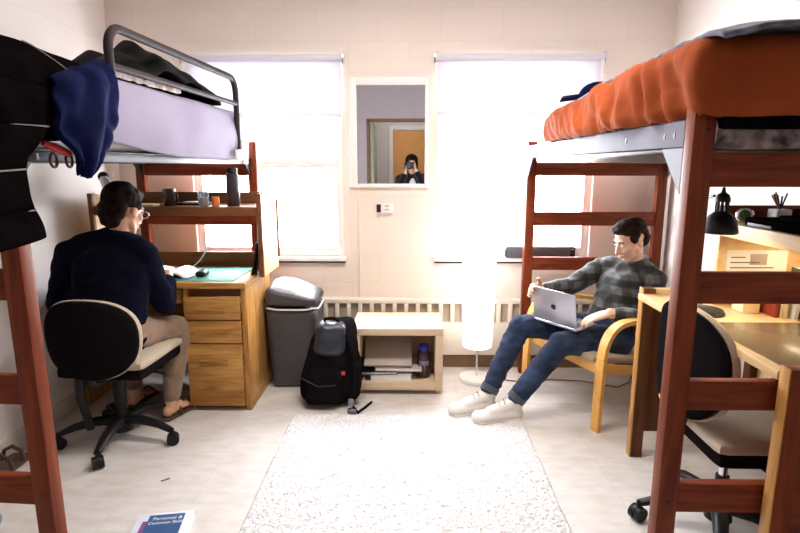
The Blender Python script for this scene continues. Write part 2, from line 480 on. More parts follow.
# ------------------------------------------------------------------ room shell
XL, XR, YB, YF, ZC = -1.97, 1.70, 3.70, -.75, 2.60
struct('floor', MB().box((XL - .1, YF - 1.9, -.1), (XR + .1, YB + .1, 0), 0), 'floor_vinyl')
struct('ceiling', MB().box((XL - .1, YF - 1.9, ZC), (XR + .1, YB + .1, ZC + .1), 0), 'ceiling_paint')
struct('wall_left', MB().box((XL - .12, YF - .12, 0), (XL, YB + .12, ZC), 0), 'wall_side_paint')
struct('wall_right', MB().box((XR, YF - .12, 0), (XR + .12, YB + .12, ZC), 0), 'wall_side_paint')
W1 = (-1.47, -.445); W2 = (.185, 1.24); ZS, ZT = .785, 2.12
wb = MB()
for a, b in ((XL, W1[0]), (W1[1], W2[0]), (W2[1], XR)): wb.box((a, YB, 0), (b, YB + .14, ZC), 0)
for a, b in (W1, W2):
    wb.box((a, YB, 0), (b, YB + .14, ZS), 0); wb.box((a, YB, ZT), (b, YB + .14, ZC), 0)
struct('wall_back', wb, 'wall_back_paint', smooth=False)
DX0, DX1, DZ = -.62, .34, 2.08
wf = MB()
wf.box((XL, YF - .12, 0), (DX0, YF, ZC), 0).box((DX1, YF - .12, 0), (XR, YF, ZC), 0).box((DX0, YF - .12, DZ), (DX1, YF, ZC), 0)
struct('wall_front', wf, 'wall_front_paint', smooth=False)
# corridor seen through the doorway in the mirror
cw = MB().box((XL - .1, YF - 1.95, 0), (XR + .1, YF - 1.85, ZC), 0)
cw.box((XL - .2, YF - 1.9, 0), (XL - .1, YF - .12, ZC), 0).box((XR + .1, YF - 1.9, 0), (XR + .2, YF - .12, ZC), 0)
struct('wall_corridor', cw, 'ceiling_paint', smooth=False)
fr = MB().box((DX0, YF - .13, 0), (DX0 + .04, YF + .015, DZ)).box((DX1 - .04, YF - .13, 0), (DX1, YF + .015, DZ)).box((DX0, YF - .13, DZ - .04), (DX1, YF + .015, DZ))
struct('trim_1', fr, 'toe_brown')
d1 = struct('door_1', MB().box((DX0 + .045, YF - 1.0, .01), (DX0 + .09, YF - .14, DZ - .05)), 'door_green')
MB().tube([(DX0 + .09, YF - .9, 1.0), (DX0 + .14, YF - .9, 1.0), (DX0 + .14, YF - .8, 1.0)], .01).build('door_handle', 'chrome', d1)
d2 = struct('door_2', MB().box((-.28, YF - 1.85, .01), (.62, YF - 1.81, 2.02)), 'door_orange')
MB().cyl((-.2, YF - 1.81, 1), (-.2, YF - 1.76, 1), .025).build('door_handle', 'chrome', d2)
struct('trim_2', MB().box((-.36, YF - 1.86, 0), (-.285, YF - 1.80, 2.1)).box((.625, YF - 1.86, 0), (.70, YF - 1.80, 2.1)).box((-.285, YF - 1.86, 2.03), (.625, YF - 1.80, 2.1)), 'white_paint')

def window(n, x0, x1):
    f = MB(); y0, y1 = YB + .03, YB + .10; w = .05
    f.box((x0, y0, ZS + .002), (x0 + w, y1, ZT)).box((x1 - w, y0, ZS + .002), (x1, y1, ZT)).box((x0 + w, y0 + .002, ZT - w), (x1 - w, y1, ZT)).box((x0 + w, y0 + .002, ZS + .002), (x1 - w, y1, ZS + .045))
    f.box((x0 + w, y0 + .01, 1.395), (x1 - w, y1 - .01, 1.44))
    o = struct('window_%d' % n, f, 'white_paint')
    MB().box((x0 + w, y0 + .035, 1.44), (x1 - w, y0 + .04, ZT - w), 0).build('upper_pane', 'window_glass', o)
    MB().box((x0 + w, y0 + .02, ZS + .045), (x1 - w, y0 + .025, 1.395), 0).build('lower_pane', 'window_glass', o)
    MB().box((x0 - .01, YB - .035, ZS - .026), (x1 + .01, YB - .0005, ZS + .001), .004).box((x0 + .001, YB - .004, ZS - .01), (x1 - .001, YB + .03, ZS + .001), 0).build('window_sill', 'trim_white', o)
    MB().box((x0 + w, y0 - .002, ZS + .03), (x1 - w, y0 + .012, ZS + .065), .004).build('sash_rail', 'white_paint', o)
    MB().box((x0 - .006, YB - .030, ZS - .038), (x1 + .006, YB - .0005, ZS - .0262), .002).build('sill_shadow_strip', 'grey_metal', o)  # dark strip standing in for the shadow under the sill
    MB().box(((x0 + x1) / 2 - .03, y0 - .012, 1.44), ((x0 + x1) / 2 + .03, y0 + .01, 1.455)).build('sash_lock', 'chrome', o)
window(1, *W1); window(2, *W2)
def shade(x0, x1, zb, label):
    t = thing('roller_shade', label, 'window shade', ((x0 + x1) / 2, YB - .02, 2.09))
    MB().cyl((x0, YB - .028, 2.095), (x1, YB - .028, 2.095), .022).build('roller', 'shade_cloth', t)
    MB().box((x0 + .01, YB - .012, zb), (x1 - .01, YB - .010, 2.10), 0).build('shade_fabric', 'shade_cloth', t)
    MB().box((x0 + .01, YB - .018, zb - .012), (x1 - .01, YB - .004, zb + .016), .004).build('hem_bar', 'shade_cloth', t)
    for x in (x0 - .004, x1 + .004): MB().box((x - .006, YB - .05, 2.06), (x + .006, YB, 2.13), .002).build('bracket', 'chrome', t)
shade(W1[0] - .01, W1[1] + .01, 1.735, 'white roller shade half lowered over the left window beside the mirror')
shade(W2[0] - .015, W2[1] + .01, 1.745, 'white roller shade half lowered over the glaring right window')

# baseboards
struct('baseboard_left', MB().box((XL, YF, 0), (XL + .012, YB - .1, .10)), 'heater_paint')
struct('baseboard_right', MB().box((XR - .012, YF, 0), (XR, YB - .1, .10)), 'toe_brown')
# convector heater under the windows
t = thing('baseboard_heater', 'long cream convector heater with vertical slots along the window wall', 'heater', (0, YB - .04, 0))
HX0, HX1, HY = XL + .02, XR - .02, YB - .075
h = MB().box((HX0, HY, .10), (HX1, YB, .335), .004).box((HX0, HY, .47), (HX1, YB, .50), .004)
h.build('cover', 'heater_paint', t)
g = MB(); x = HX0
k = 0
while x < HX1:
    g.box((x, HY + .002, .33), (x + (.028), HY + .02, .475), .001); x += .080; k += 1
g.build('grille', 'heater_paint', t)
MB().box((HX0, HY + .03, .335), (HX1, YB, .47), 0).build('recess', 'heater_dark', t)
MB().box((HX0, HY + .03, 0), (HX1, YB, .10), 0).build('toe_kick', 'toe_brown', t)

# wall outlet
t = thing('wall_outlet', 'small surface-mounted white outlet box below the mirror', 'outlet', (-.163, YB, 1.12))
MB().box((-.218, YB - .03, 1.092), (-.108, YB, 1.158), .004).build('housing', 'white_paint', t)
MB().box((-.218, YB - .045, 1.098), (-.19, YB - .028, 1.152), .003).build('plug', 'grey_metal', t)
for z in (1.112, 1.135): MB().box((-.165, YB - .032, z), (-.135, YB - .0295, z + .008), 0).build('slot', 'heater_dark', t)

# mirror
t = thing('wall_mirror', 'rectangular white-framed mirror hung on the wall between the windows', 'mirror', (-.13, YB, 1.62))
mx0, mx1, mz0, mz1, w = -.395, .128, 1.265, 1.975, .048
f = MB().box((mx0, YB - .03, mz0), (mx0 + w, YB - .002, mz1), .004).box((mx1 - w * .5, YB - .03, mz0), (mx1, YB - .002, mz1), .004)
f.box((mx0 + w, YB - .029, mz0), (mx1 - w * .5, YB - .002, mz0 + w * .5), .004).box((mx0 + w, YB - .029, mz1 - w), (mx1 - w * .5, YB - .002, mz1), .004)
f.build('frame', 'trim_white', t)
MB().box((mx0 + .03, YB - .016, mz0 + .015), (mx1 - .015, YB - .004, mz1 - .03), 0).build('mirror_glass', 'mirror_silver', t)
# wire channel beside the mirror
struct('trim_3', MB().box((-.345, YB - .012, .5), (-.335, YB, 1.262), .002), 'wall_back_paint')

# fill light added on the unseen ceiling to brighten the room
t = thing('fill_fixture', 'unseen rectangular fill light added above the middle of the room', 'fill light', (0, 2.2, ZC))
MB().box((-.6, 2.0, ZC - .07), (.6, 2.4, ZC), .01).build('housing', 'white_paint', t)  # housing of the added fill light
MB().box((-.56, 2.04, ZC - .085), (.56, 2.36, ZC - .068), .004).build('fill_diffuser', 'fill_glow', t)
def area(name, loc, rot, sx, sy, power, c=(1, 1, 1), portal=False, spread=PI):
    l = bpy.data.lights.new(name, 'AREA'); l.shape = 'RECTANGLE'; l.size = sx; l.size_y = sy; l.energy = power; l.color = c
    l.spread = spread
    if portal: l.cycles.is_portal = True
    o = bpy.data.objects.new(name, l); COL.objects.link(o); o.location = loc; o.rotation_euler = rot
    return o
KEY, CEIL, CORR = 1.0, 33.0, 9.0
area('ceiling_fill', (0, 2.2, ZC - .09), (0, 0, 0), 1.1, .3, CEIL, (1, .93, .84))  # added fill, hangs out of view under the ceiling
area('corridor_fill', (0, YF - 1.0, ZC - .02), (0, 0, 0), 1.6, .4, CORR, (1, .92, .80))  # added unseen fill, sends light in through the doorway
for i, (a, b) in enumerate((W1, W2)):
    area('window_portal', ((a + b) / 2, YB + .13, (ZS + ZT) / 2), (-PI / 2, 0, 0), b - a, ZT - ZS, 1, portal=True)

# ------------------------------------------------------------------ loft beds
def bed(label, origin, rz, sg, width, steel, spring, rin=0.0, rz0=1.457, rz1=1.532):
    """inner edge at local x=0, width runs to sg*x; near end at local y=0"""
    t = thing('loft_bed', label, 'loft bed', origin, rz, None)
    X = lambda x: sg * x
    L = 2.04; pw, pd = .060, .050
    for x in (0, width - pw):
        for y in (0, L):
            MB().box((X(x), y, 0), (X(x + pw), y + pd, 1.563), .004).build('post', 'cherry_Z', t, world=False)
    for y in (.006, L + .006):
        zs = ((1.352, 1.445), (1.022, 1.112), (.697, .788), (.362, .457)) if y < 1 else ((1.345, 1.428), (1.022, 1.112), (.725, .812), (.33, .42))
        for a, b in zs:
            r = MB().box((X(pw - .002), y, a), (X(width - pw + .002), y + .034, b), .004).build('end_rail', 'cherry_X', t, world=False)
    # drilled holes with bolts on the near post
    for x in (0, width - pw):
        MB().cyl((X(x + pw * .62), -.003, 1.505), (X(x + pw * .62), .004, 1.505), .006, seg=12).build('bolt', 'black_metal', t, world=False)
        MB().cyl((X(x + pw * .55), -.003, .40), (X(x + pw * .55), .004, .40), .004, seg=12).build('bolt', 'black_metal', t, world=False)
    # steel side rails with gussets
    for x in (0, width):
        q = -1 if x else 1
        x = x + q * rin
        r = MB().box((X(x + q * .000), pd, rz0), (X(x + q * .005), L, rz1), .001)
        r.box((X(x), pd, rz0), (X(x + q * .04), L, rz0 + .005), .001)
        for y0, s2 in ((pd, 1), (L, -1)):
            r.prism([(X(x), y0, 1.46), (X(x), y0 + s2 * .13, 1.46), (X(x), y0, 1.33)], (X(q * .005) , 0, 0))
        rr = r.build('side_rail', steel, t, world=False)
        for y in (.10, .16, .45, L - .1):
            MB().box((X(x - q * .0015), y, (rz0 + rz1) / 2 - .009), (X(x + q * .001), y + .012, (rz0 + rz1) / 2 + .009), 0).build('slot', 'black_metal', rr, world=False)
    # spring deck
    d = MB()
    d.grid(lambda u, v: V((X(.03 + (width - .06) * u), pd + .02 + (L - pd - .04) * v, 1.458 - .035 * math.sin(PI * u) ** .6 * math.sin(PI * v) ** .4)), 16, 30)
    o = d.build('spring_deck', spring, t, world=False); solid(o, .006)
    return t
bed_r = bed('reddish wood loft bed on the right with a grey steel rail and orange comforter', (.762, 1.5, 0), 0, 1, .90, 'steel_rail', 'black_metal')
RZ = math.atan(.06)
bed_l = bed('reddish wood loft bed on the left with a black tube guard rail', (-1.108, 1.5, 0), -RZ, -1, .82, 'black_metal', 'black_metal', .04, 1.420, 1.455)
# guard rail of the left bed (local coordinates of the bed)
g = MB()
def GX(y): return -.003 - .009 * (y - .53) / 1.24
def rr_path(y0, y1, z0, z1, r, n=6):
    p = [(GX(y0) - .07, y0, z0), (GX(y0) - .06, y0, 1.66), (GX(y0), y0, 1.735)]
    for k in range(n + 1):
        a = PI / 2 * k / n; p.append((GX(y0), y0 + r - r * math.cos(a), z1 - r + r * math.sin(a)))
    for k in range(n + 1):
        a = PI / 2 * k / n; p.append((GX(y1), y1 - r + r * math.sin(a), z1 - r + r * math.cos(a)))
    p.append((GX(y1), y1, z0)); return p
g.tube(rr_path(.53, 1.77, 1.46, 1.905, .08), .0165, 14).tube([(GX(.53), .53, 1.765), (GX(1.77), 1.77, 1.765)], .0135, 12)
g.build('guard_rail', 'grey_metal', bed_l, world=False)
MB().box((.0, 1.68, 1.44), (.018, 1.80, 1.50), .003).box((.0, 1.77, 1.42), (.022, 1.83, 1.56), .003).build('clamp_plate', 'white_paint', bed_l, world=False, label='pale steel clamp plate')

# right mattress + bedding
t = thing('mattress', 'white-edged mattress on the right loft bed under the orange comforter', 'mattress', (1.2, 2.55, 1.46))
MB().rbox((.775, 1.50, 1.462), (1.655, 3.5, 1.535), .02, 12).build('ticking', 'mattress_white', t)
MB().rbox((.825, 1.480, 1.452), (1.655, 1.52, 1.508), .012, 10, .004, 9).build('printed_border', 'mattress_print', t)
MB().rbox((.825, 1.476, 1.505), (1.655, 1.52, 1.540), .010, 16, .006, 12).build('dark_piping', 'quilt_black', t)
MB().rbox((.86, 1.56, 1.53), (1.60, 3.0, 1.60), .03, 8).build('pillow_top', 'mattress_white', t)

def fold(p, seed, k=1.0):
    return noise.noise(V((seed, p.y * 3.6 - p.z * 5, p.z * 2.5))) * .034 * k + noise.noise(V((2, p.y * 13 - p.z * 13 + seed, p.z * 5))) * .012 * k + noise.noise(V((2, p.y * 30 + seed, p.z * 14))) * .004 * k
def comf(w):
    # bulge on the bed side, sagging top at the far end and gathered folds over the rail
    far = max(0, (w.y - 2.3) / .8)
    top = 1.745 - .07 * far ** 1.3
    if w.z > 1.56: w.z = 1.56 + (w.z - 1.56) * (top - 1.56) / (1.745 - 1.56)
    if w.x < .85:
        h_ = (w.z - 1.515) / .2
        w.x += fold(w, 3) - .012 * math.sin(max(0, min(1, h_)) * PI)
        # deep diagonal creases near the post
        for yc, sl, a, wd in ((1.60, .55, .034, .045), (1.69, .42, .026, .025), (1.79, .22, .030, .028), (1.93, .10, -.02, .04), (2.05, .1, .022, .03), (2.24, -.1, .016, .04)):
            d_ = (w.y - yc - sl * (w.z - 1.6)) / wd
            w.x += a * math.exp(-d_ * d_) * max(0, min(1, (1.73 - w.z) / .1))
        if w.z < 1.55: w.z += noise.noise(V((w.y * 13, 2, 1))) * .012
    if w.y < 1.50:
        w.y += noise.noise(V((w.x * 7, 5, w.z * 5))) * .010
    w.z += noise.noise(V((w.x * 3, w.y * 3, 7))) * .008
    return w
t = thing('comforter', 'bulky orange comforter gathered over the right loft bed', 'comforter', (1.2, 2.3, 1.52))
c = MB().rbox((.742, 1.462, 1.520), (1.672, 3.10, 1.745), .055, 130, skip_bottom=True, warp=comf).build('quilt_shell', 'comforter_orange', t)
solid(c, .012, -1)
def bl(u, v):
    y = 1.40 + 1.72 * v
    x = .80 + .86 * u
    far = max(0, (y - 2.3) / .8)
    z = 1.752 - .07 * far ** 1.3 + noise.noise(V((x * 3, y * 3, 7))) * .008
    if u < .12: z -= (.12 - u) / .12 * .050 * (.5 + .5 * min(1, max(0, (y - 1.8) * 1.5))); x -= .020 + (.12 - u) * .12
    z += .008 + noise.noise(V((x * 16, y * 22, 1))) * .006
    if y < 1.47: z -= (1.47 - y) * .25
    return V((x, y, z))
o = solid(MB().grid(bl, 40, 90).build('thin_blanket', 'blanket_blue'), .012, 1)
tag(o, 'thin grey-blue patterned blanket lying on top of the orange comforter', 'blanket')
t = thing('baseball_cap', 'dark navy cap lying at the far end of the orange comforter', 'cap', (.99, 2.93, 1.72))
def capdome(w):
    return w
MB().ell((.975, 2.93, 1.765), (.095, .10, .070)).build('crown', 'navy_cloth', t)
solid(MB().grid(lambda u, v: V((.90 - .10 * v, 2.86 + .14 * u, 1.755 + .02 * math.sin(PI * u) - .012 * v)), 8, 6).build('brim', 'navy_cloth', t), .005)

# left mattress, sheet and covers
ML = Matrix.Translation((-1.108, 1.5, 0)) @ Matrix.Rotation(-RZ, 4, 'Z')
t = thing('mattress', 'thick mattress wrapped in a lavender sheet on the left loft bed', 'mattress', (-1.45, 2.5, 1.46), -RZ)
def mw(w): return ML @ w
MB().rbox((-.78, .06, 1.462), (-.045, 2.00, 1.700), .04, 14, warp=mw).build('ticking', 'mattress_white', t)
def sh(u, v):
    y = .22 + 1.76 * u
    # bottom edge sags in a curve, highest at the near end
    zb = 1.452 + .085 * max(0, 1 - (y - .22) / .85) ** 1.4 - .004
    if v < .3: x, z = -.55 + .50 * v / .3, 1.728
    elif v < .42: a = (v - .3) / .12 * PI / 2; x, z = -.05 + .042 * math.sin(a), 1.728 - .042 * (1 - math.cos(a))
    else: q = (v - .42) / .58; x, z = -.008 + .014 * math.sin(q * PI) , 1.686 + (zb - 1.686) * q
    x -= .030 * max(0, (y - .5) / 1.4)
    if v > .3: x += noise.noise(V((y * 3.5, v * 2, 4))) * .012
    return ML @ V((x, y, z))
solid(MB().grid(sh, 60, 40).build('fitted_sheet', 'sheet_lavender', t), .006, 1)

t = thing('dark_duvet', 'dark patterned duvet heaped behind the black guard rail', 'duvet', (-1.35, 2.5, 1.73), -RZ)
def heap(w):
    l = ML.inverted() @ w
    env = 1
    w = w + V((0, 0, noise.noise(w * 7) * .035 + noise.noise(w * 17) * .012))
    return w
def hp(u, v):
    y = .60 + 1.02 * v; x = -.44 + .405 * u
    e = max(0, math.sin(PI * min(1, max(0, v)))) ** .45 * max(0, math.sin(PI * (u * .86 + .09))) ** .5
    h_ = (.05 + .16 * min(1, max(0, (v - .12) / .3)) - .05 * v) * e
    z = 1.738 + h_ * (1 + .35 * noise.noise(V((x * 9, y * 9, 2))))  + noise.noise(V((x * 25, y * 25, 2))) * .008 * e
    if u > .93: x += noise.noise(V((y * 14, 0, 0))) * .012
    return ML @ V((x - .01, y, z))
solid(MB().grid(hp, 40, 60).build('cover', 'blanket_dark', t), .014, 1)
def hpe(u, v):
    y = .52 + .58 * v
    return ML @ V((-.022 + .012 * noise.noise(V((y * 20, 1, 0))), y, 1.735 + .022 * u + .010 * noise.noise(V((y * 26, u * 3, 5)))))
solid(MB().grid(hpe, 6, 50).build('pale_border', 'blanket_pale_edge', t), .006)

# black quilt hanging over the near corner of the left bed
edge = [(0, 1.905), (.16, 1.86), (.30, 1.68), (.42, 1.59), (.58, 1.495), (.80, 1.49), (1, 1.505)]
def interp(tab, v):
    for (a, p), (b, q) in zip(tab, tab[1:]):
        if v <= b: return p + (q - p) * (v - a) / (b - a)
    return tab[-1][1]
def ql(u, v):
    yh = interp(edge, max(0, (v - .30) / .70))
    if v < .3: yh = 1.93
    y = 1.22 + (yh - 1.22) * u
    if v < .30: q = v / .3; x, z = -1.95 + .79 * q, 1.772 - .02 * q + .014 * noise.noise(V((q * 3, y * 4, 0)))
    elif v < .42: a = (v - .30) / .12 * PI / 2; x, z = -1.16 + .10 * math.sin(a), 1.755 - .095 * (1 - math.cos(a))
    else: q = (v - .42) / .58; x, z = -1.06 + .012 * math.sin(q * 8), 1.66 - .450 * q - .02 * (1 - u) * q
    puff = abs(math.sin((v - .60) / .15 * PI)) ** .6 if v > .45 else .7
    x += .010 * puff * (1 - abs(2 * u - 1) ** 6) + .014 * noise.noise(V((y * 8, z * 8, 3)))
    z += (.010 * noise.noise(V((y * 9, x * 9, 1)))) if v < .42 else 0
    if v < .42: z -= .03 * max(0, (y - 1.40))
    return V((x, y, z))
t = thing('black_quilt', 'black quilt with grey seams hanging over the near corner of the left bed', 'quilt', (-1.2, 1.5, 1.75))
solid(MB().grid(lambda u, v: V((-1.085 + .01 * math.sin(u * 7), 1.40 + .36 * u * (1 - .15 * v), 1.70 - (.235 - .02 * u) * v)), 20, 20).build('quilt_lining', 'quilt_black', t), .01)
q_ = MB().grid(ql, 50, 110).build('quilt_cover', 'quilt_black', t); solid(q_, .035, 0)
def seam(fn, n=40): return [fn(k / n) for k in range(n + 1)]
off = V((.020, 0, 0))
MB().tube(seam(lambda s_: ql(1.0, .30 + .70 * s_) + V((.004, .006, .01))), .0032, 8).build('piping', 'quilt_piping', t)
for zc in (.60, .755, .90):
    MB().tube(seam(lambda s_: ql(s_, zc) + V((.0185, 0, 0))), .0022, 8).build('seam', 'quilt_piping', t)
MB().tube(seam(lambda s_: ql(.55 + .45 * s_, .34 + .10 * s_ ) + V((.014, 0, .016))), .0022, 8).build('seam', 'quilt_piping', t)

# navy hoodie / cloth
def nv(u, v):
    lt = [(0, 1.615), (.3, 1.585), (.6, 1.605), (.85, 1.675), (1, 1.705)]
    rt = [(0, 1.92), (.15, 1.94), (.5, 1.905), (.75, 1.83), (1, 1.735)]
    a, b_ = interp(lt, v), interp(rt, v)
    y = a + (b_ - a) * u
    zt = 1.66 + .095 * u; z = zt + (1.385 - zt) * v - (.012 * math.sin(PI * u) if v > .8 else 0)
    x = -1.022 + .035 * math.sin(PI * u) * math.sin(PI * (v * .8 + .15)) + .010 * math.sin(u * 13 + v * 3.5 + 2 * noise.noise(V((v * 3, u * 2, 9)))) + .012 * noise.noise(V((y * 22, z * 7, 2))) + .008 * noise.noise(V((y * 12, z * 12, 0)))
    if v < .08: x -= .05 * (1 - v / .08) ** 2
    return V((x, y, z))
o = solid(MB().grid(nv, 50, 50).build('sweatshirt', 'navy_cloth'), .022, 0)
tag(o, 'navy blue sweatshirt hanging in folds between black quilt and guard rail', 'sweatshirt')
# red strap with loops
t = thing('red_strap', 'red strap with two dark loops dangling under the left bed', 'strap', (-1.05, 1.66, 1.45))
MB().tube([(-1.07, 1.60, 1.475), (-1.06, 1.64, 1.462), (-1.05, 1.69, 1.445)], [.008, .014, .010], 10).build('webbing', 'red_strap', t)
for yy, zz in ((1.625, 1.425), (1.70, 1.425)):
    MB().tube([(-1.06, yy + .016 * math.cos(a * PI / 8), zz + .02 * math.sin(a * PI / 8)) for a in range(16)], .0045, 8, close=True).build('loop', 'leather_brown', t)

# ------------------------------------------------------------------ office chairs
def office_chair():
    t = thing('office_chair', '', 'office chair')          # front = +Y, origin under the column
    # back shell: egg-shaped panel
    def egg(y, grow, n=48):
        pts = []
        for k in range(n):
            a = 2 * PI * k / n; ca, sa = math.cos(a), math.sin(a)
            rx = (.232 + grow) * (1 + .05 * sa) ; rz = .192 + grow
            ex = .82
            px_ = rx * math.copysign(abs(ca) ** ex, ca); pz = rz * math.copysign(abs(sa) ** ex, sa)
            pts.append(V((px_, y - .06 * (px_ / .25) ** 2 * -1, .60 + pz)))
        return pts
    m = MB(); rings = []
    for y, gq in ((-.235, -.03), (-.232, -.006), (-.222, .0), (-.214, -.004)):
        rings.append([m.bm.verts.new(p) for p in egg(y, gq)])
    c0 = m.bm.verts.new((0, -.237, .60)); c1 = m.bm.verts.new((0, -.20, .60))
    for A, B in zip(rings, rings[1:]):
        for k in range(len(A)): m.bm.faces.new((A[k], A[(k + 1) % len(A)], B[(k + 1) % len(A)], B[k]))
    for k in range(len(rings[0])):
        m.bm.faces.new((c0, rings[0][(k + 1) % 48], rings[0][k])); m.bm.faces.new((c1, rings[-1][k], rings[-1][(k + 1) % 48]))
    m.build('back_shell', 'chair_shell', t, smooth=50)
    m = MB(); rings = []
    for y, gq in ((-.216, .003), (-.205, .007), (-.190, .004), (-.178, -.02), (-.172, -.07)):
        rings.append([m.bm.verts.new(p) for p in egg(y, gq)])
    c1 = m.bm.verts.new((0, -.172, .60))
    for A, B in zip(rings, rings[1:]):
        for k in range(len(A)): m.bm.faces.new((A[k], A[(k + 1) % len(A)], B[(k + 1) % len(A)], B[k]))
    for k in range(48): m.bm.faces.new((c1, rings[-1][k], rings[-1][(k + 1) % 48]))
    m.build('back_cushion', 'seat_tan', t, smooth=60)
    MB().rbox((-.235, -.17, .435), (.235, .27, .485), .024, 10, warp=lambda w: V((w.x * (1 - .12 * max(0, w.y)), w.y, w.z - .6 * max(0, w.y - .18) ** 2 * 2))).build('seat', 'seat_tan', t)
    MB().rbox((-.220, -.155, .378), (.220, .255, .440), .022, 8).build('seat_pan', 'chair_shell', t)
    MB().tube([(0, -.08, .372), (0, -.16, .370), (0, -.195, .385), (0, -.205, .43), (0, -.205, .55)], [.02, .02, .02, .018, .014], 12).build('back_bar', 'black_plastic', t)
    MB().box((-.08, -.09, .345), (.08, .10, .388), .01).build('tilt_plate', 'black_plastic', t)
    MB().cyl((0, 0, .20), (0, 0, .36), .016).build('gas_lift', 'chrome', t)
    MB().cyl((0, 0, .055), (0, 0, .23), .028, .024).build('column', 'black_plastic', t)
    lv = MB().tube([(.08, .02, .365), (.20, .03, .36), (.235, .03, .355)], .006).build('lever', 'black_plastic', t)
    MB().cyl((-.10, -.05, .33), (-.17, -.05, .33), .028).build('tension_knob', 'black_plastic', t)
    base = MB().cyl((0, 0, .05), (0, 0, .125), .05, .042)
    base.build('hub', 'black_plastic', t)
    for k in range(5):
        a = 2 * PI * k / 5 + PI / 2 * 3 + .17
        d = V((math.cos(a), math.sin(a), 0)); n = V((-d.y, d.x, 0))
        m = MB(); secs = []
        for s_, z, w_, h_ in ((.02, .105, .032, .026), (.12, .115, .029, .023), (.22, .10, .024, .018), (.29, .075, .018, .014)):
            c_ = d * s_ + V((0, 0, z))
            secs.append([m.bm.verts.new(c_ + n * w_ * math.cos(b_) + V((0, 0, h_ * math.sin(b_)))) for b_ in [2 * PI * j / 12 for j in range(12)]])
        for A, B in zip(secs, secs[1:]):
            for j in range(12): m.bm.faces.new((A[j], A[(j + 1) % 12], B[(j + 1) % 12], B[j]))
        m.bm.faces.new(secs[0][::-1]); m.bm.faces.new(secs[-1])
        m.build('base_arm', 'black_plastic', t)
        cc = d * .295
        M = T4(Matrix.Rotation(a + .6, 3, 'Z'), cc)
        w = MB()
        for sx in (-.014, .014):
            q0 = M @ V((0, sx - .010, .030)); q1 = M @ V((0, sx + .010, .030)); w.cyl(q0, q1, .030, seg=20)
        w.cyl(cc + V((0, 0, .03)), cc + V((0, 0, .085)), .008).ell(cc + V((0, 0, .040)), (.026, .026, .022))
        w.build('caster', 'black_plastic', t)
    return t
ch = office_chair()
ch['label'] = 'black-backed office chair the person in navy sits on at the left desk'
ch.location = (-1.497, 2.61, 0); ch.rotation_euler = (0, 0, -.07)
ch2 = copy_tree(ch)
MB().cyl((0, 0, .18), (0, 0, .365), .030, .032).build('lift_cover', 'black_plastic', ch, world=False)
MB().tube([(-.115, -.13, .40), (-.12, -.13, .28), (-.10, -.11, .10)], [.022, .022, .018], 12).build('support_bar', 'black_plastic', ch, world=False)
for o_ in ch2.children:
    if o_.name.split('.')[0] in ('base_arm', 'caster', 'hub'): o_.rotation_euler.z = -.34
ch2['label'] = 'empty office chair pushed up to the desk under the right bed'
for o_ in ch2.children:
    if o_.name.split('.')[0] in ('back_shell', 'back_cushion', 'back_bar'): o_.location.z += .07; o_.scale = (1.05, 1, 1.06)
ch2.location = (1.22, 1.93, 0); ch2.rotation_euler = (0, 0, -PI / 2)

# ------------------------------------------------------------------ left desk (drawers face the camera)
t = thing('wooden_desk', 'honey oak desk with three drawers and a hutch below the left bed', 'desk', (-1.4, 3.2, 0))
DT = .765; dx0, dx1 = -1.93, -.915; dy0, dy1 = 2.94, 3.47
MB().box((dx0, dy0 - .012, DT - .034), (dx1 + .003, dy1, DT), .004).build('desktop', 'oak_X', t)
c = MB().box((-.945, dy0, 0), (dx1, dy1, DT - .034), .003).build('side_panel', 'oak_Z', t)
MB().box((-1.275, dy0 + .004, .0), (-1.25, dy1, DT - .034), .003).build('side_panel', 'oak_Z', t)
MB().box((dx0, dy0 + .004, 0), (dx0 + .025, dy1, DT - .034), .003).build('side_panel', 'oak_Z', t)
MB().box((dx0 + .02, dy1 - .02, .35), (-1.26, dy1 - .005, DT - .034), .002).build('modesty_panel', 'oak_X', t)
MB().box((-1.25, dy0 + .03, .01), (-.945, dy1 - .02, .05), .002).build('plinth', 'oak_X', t)
MB().bar((-.928, dy0 + .02, .04), (-.928, dy1, .04), .03, .06).build('foot_rail', 'oak_Y', t)
MB().box((-1.25, dy0 + .03, .68), (-.945, dy1 - .02, .73), 0).build('drawer_recess', 'hutch_wood', t)
for z0, z1 in ((.552, .682), (.415, .545), (.035, .408)):
    d = MB().box((-1.268, dy0 - .016, z0), (-.95, dy0 + .01, z1), .004).build('drawer', 'oak_X', t)
    zc = z1 - .065 if z1 > .5 and False else (z1 - .068 if z1 - z0 < .2 else z1 - .10)
    MB().box((-1.19, dy0 - .026, zc - .010), (-1.03, dy0 - .014, zc + .010), .005).build('handle', 'oak_X', d)
MB().box((dx0 + .04, dy0 + .02, .64), (-1.29, dy0 + .05, .73), .003).build('apron', 'oak_X', t)
# hutch
hy0, hy1 = 3.10, 3.46
for x in (-1.845, -.872):
    m = MB()
    m.prism([(x, hy0, DT), (x, hy1, DT), (x, hy1, 1.20), (x, hy0 + .1, 1.24), (x, hy0, 1.25)], (.022, 0, 0))
    hu = m.build('hutch_side', 'maple', t)
    MB().box((x - .003, hy0 - .012, DT), (x + .025, hy0 + .012, 1.252), .003).build('front_stile', 'hutch_wood', hu)
    MB().box((x - .003, hy1 - .004, DT + .06), (x + .030, hy1 + .02, 1.20), .003).build('rear_stile', 'cherry_Z', hu)
MB().box((-1.82, hy0 - .004, 1.125), (-.872, hy1, 1.175), .003).build('hutch_shelf', 'hutch_wood', t)
MB().box((-1.82, hy1 - .02, 1.175), (-.93, hy1 - .002, 1.245), .003).build('back_ledge', 'hutch_wood', t)
MB().box((-1.82, hy1 - .02, DT), (-.872, hy1 - .002, .86), .003).build('lower_rail', 'hutch_wood', t)

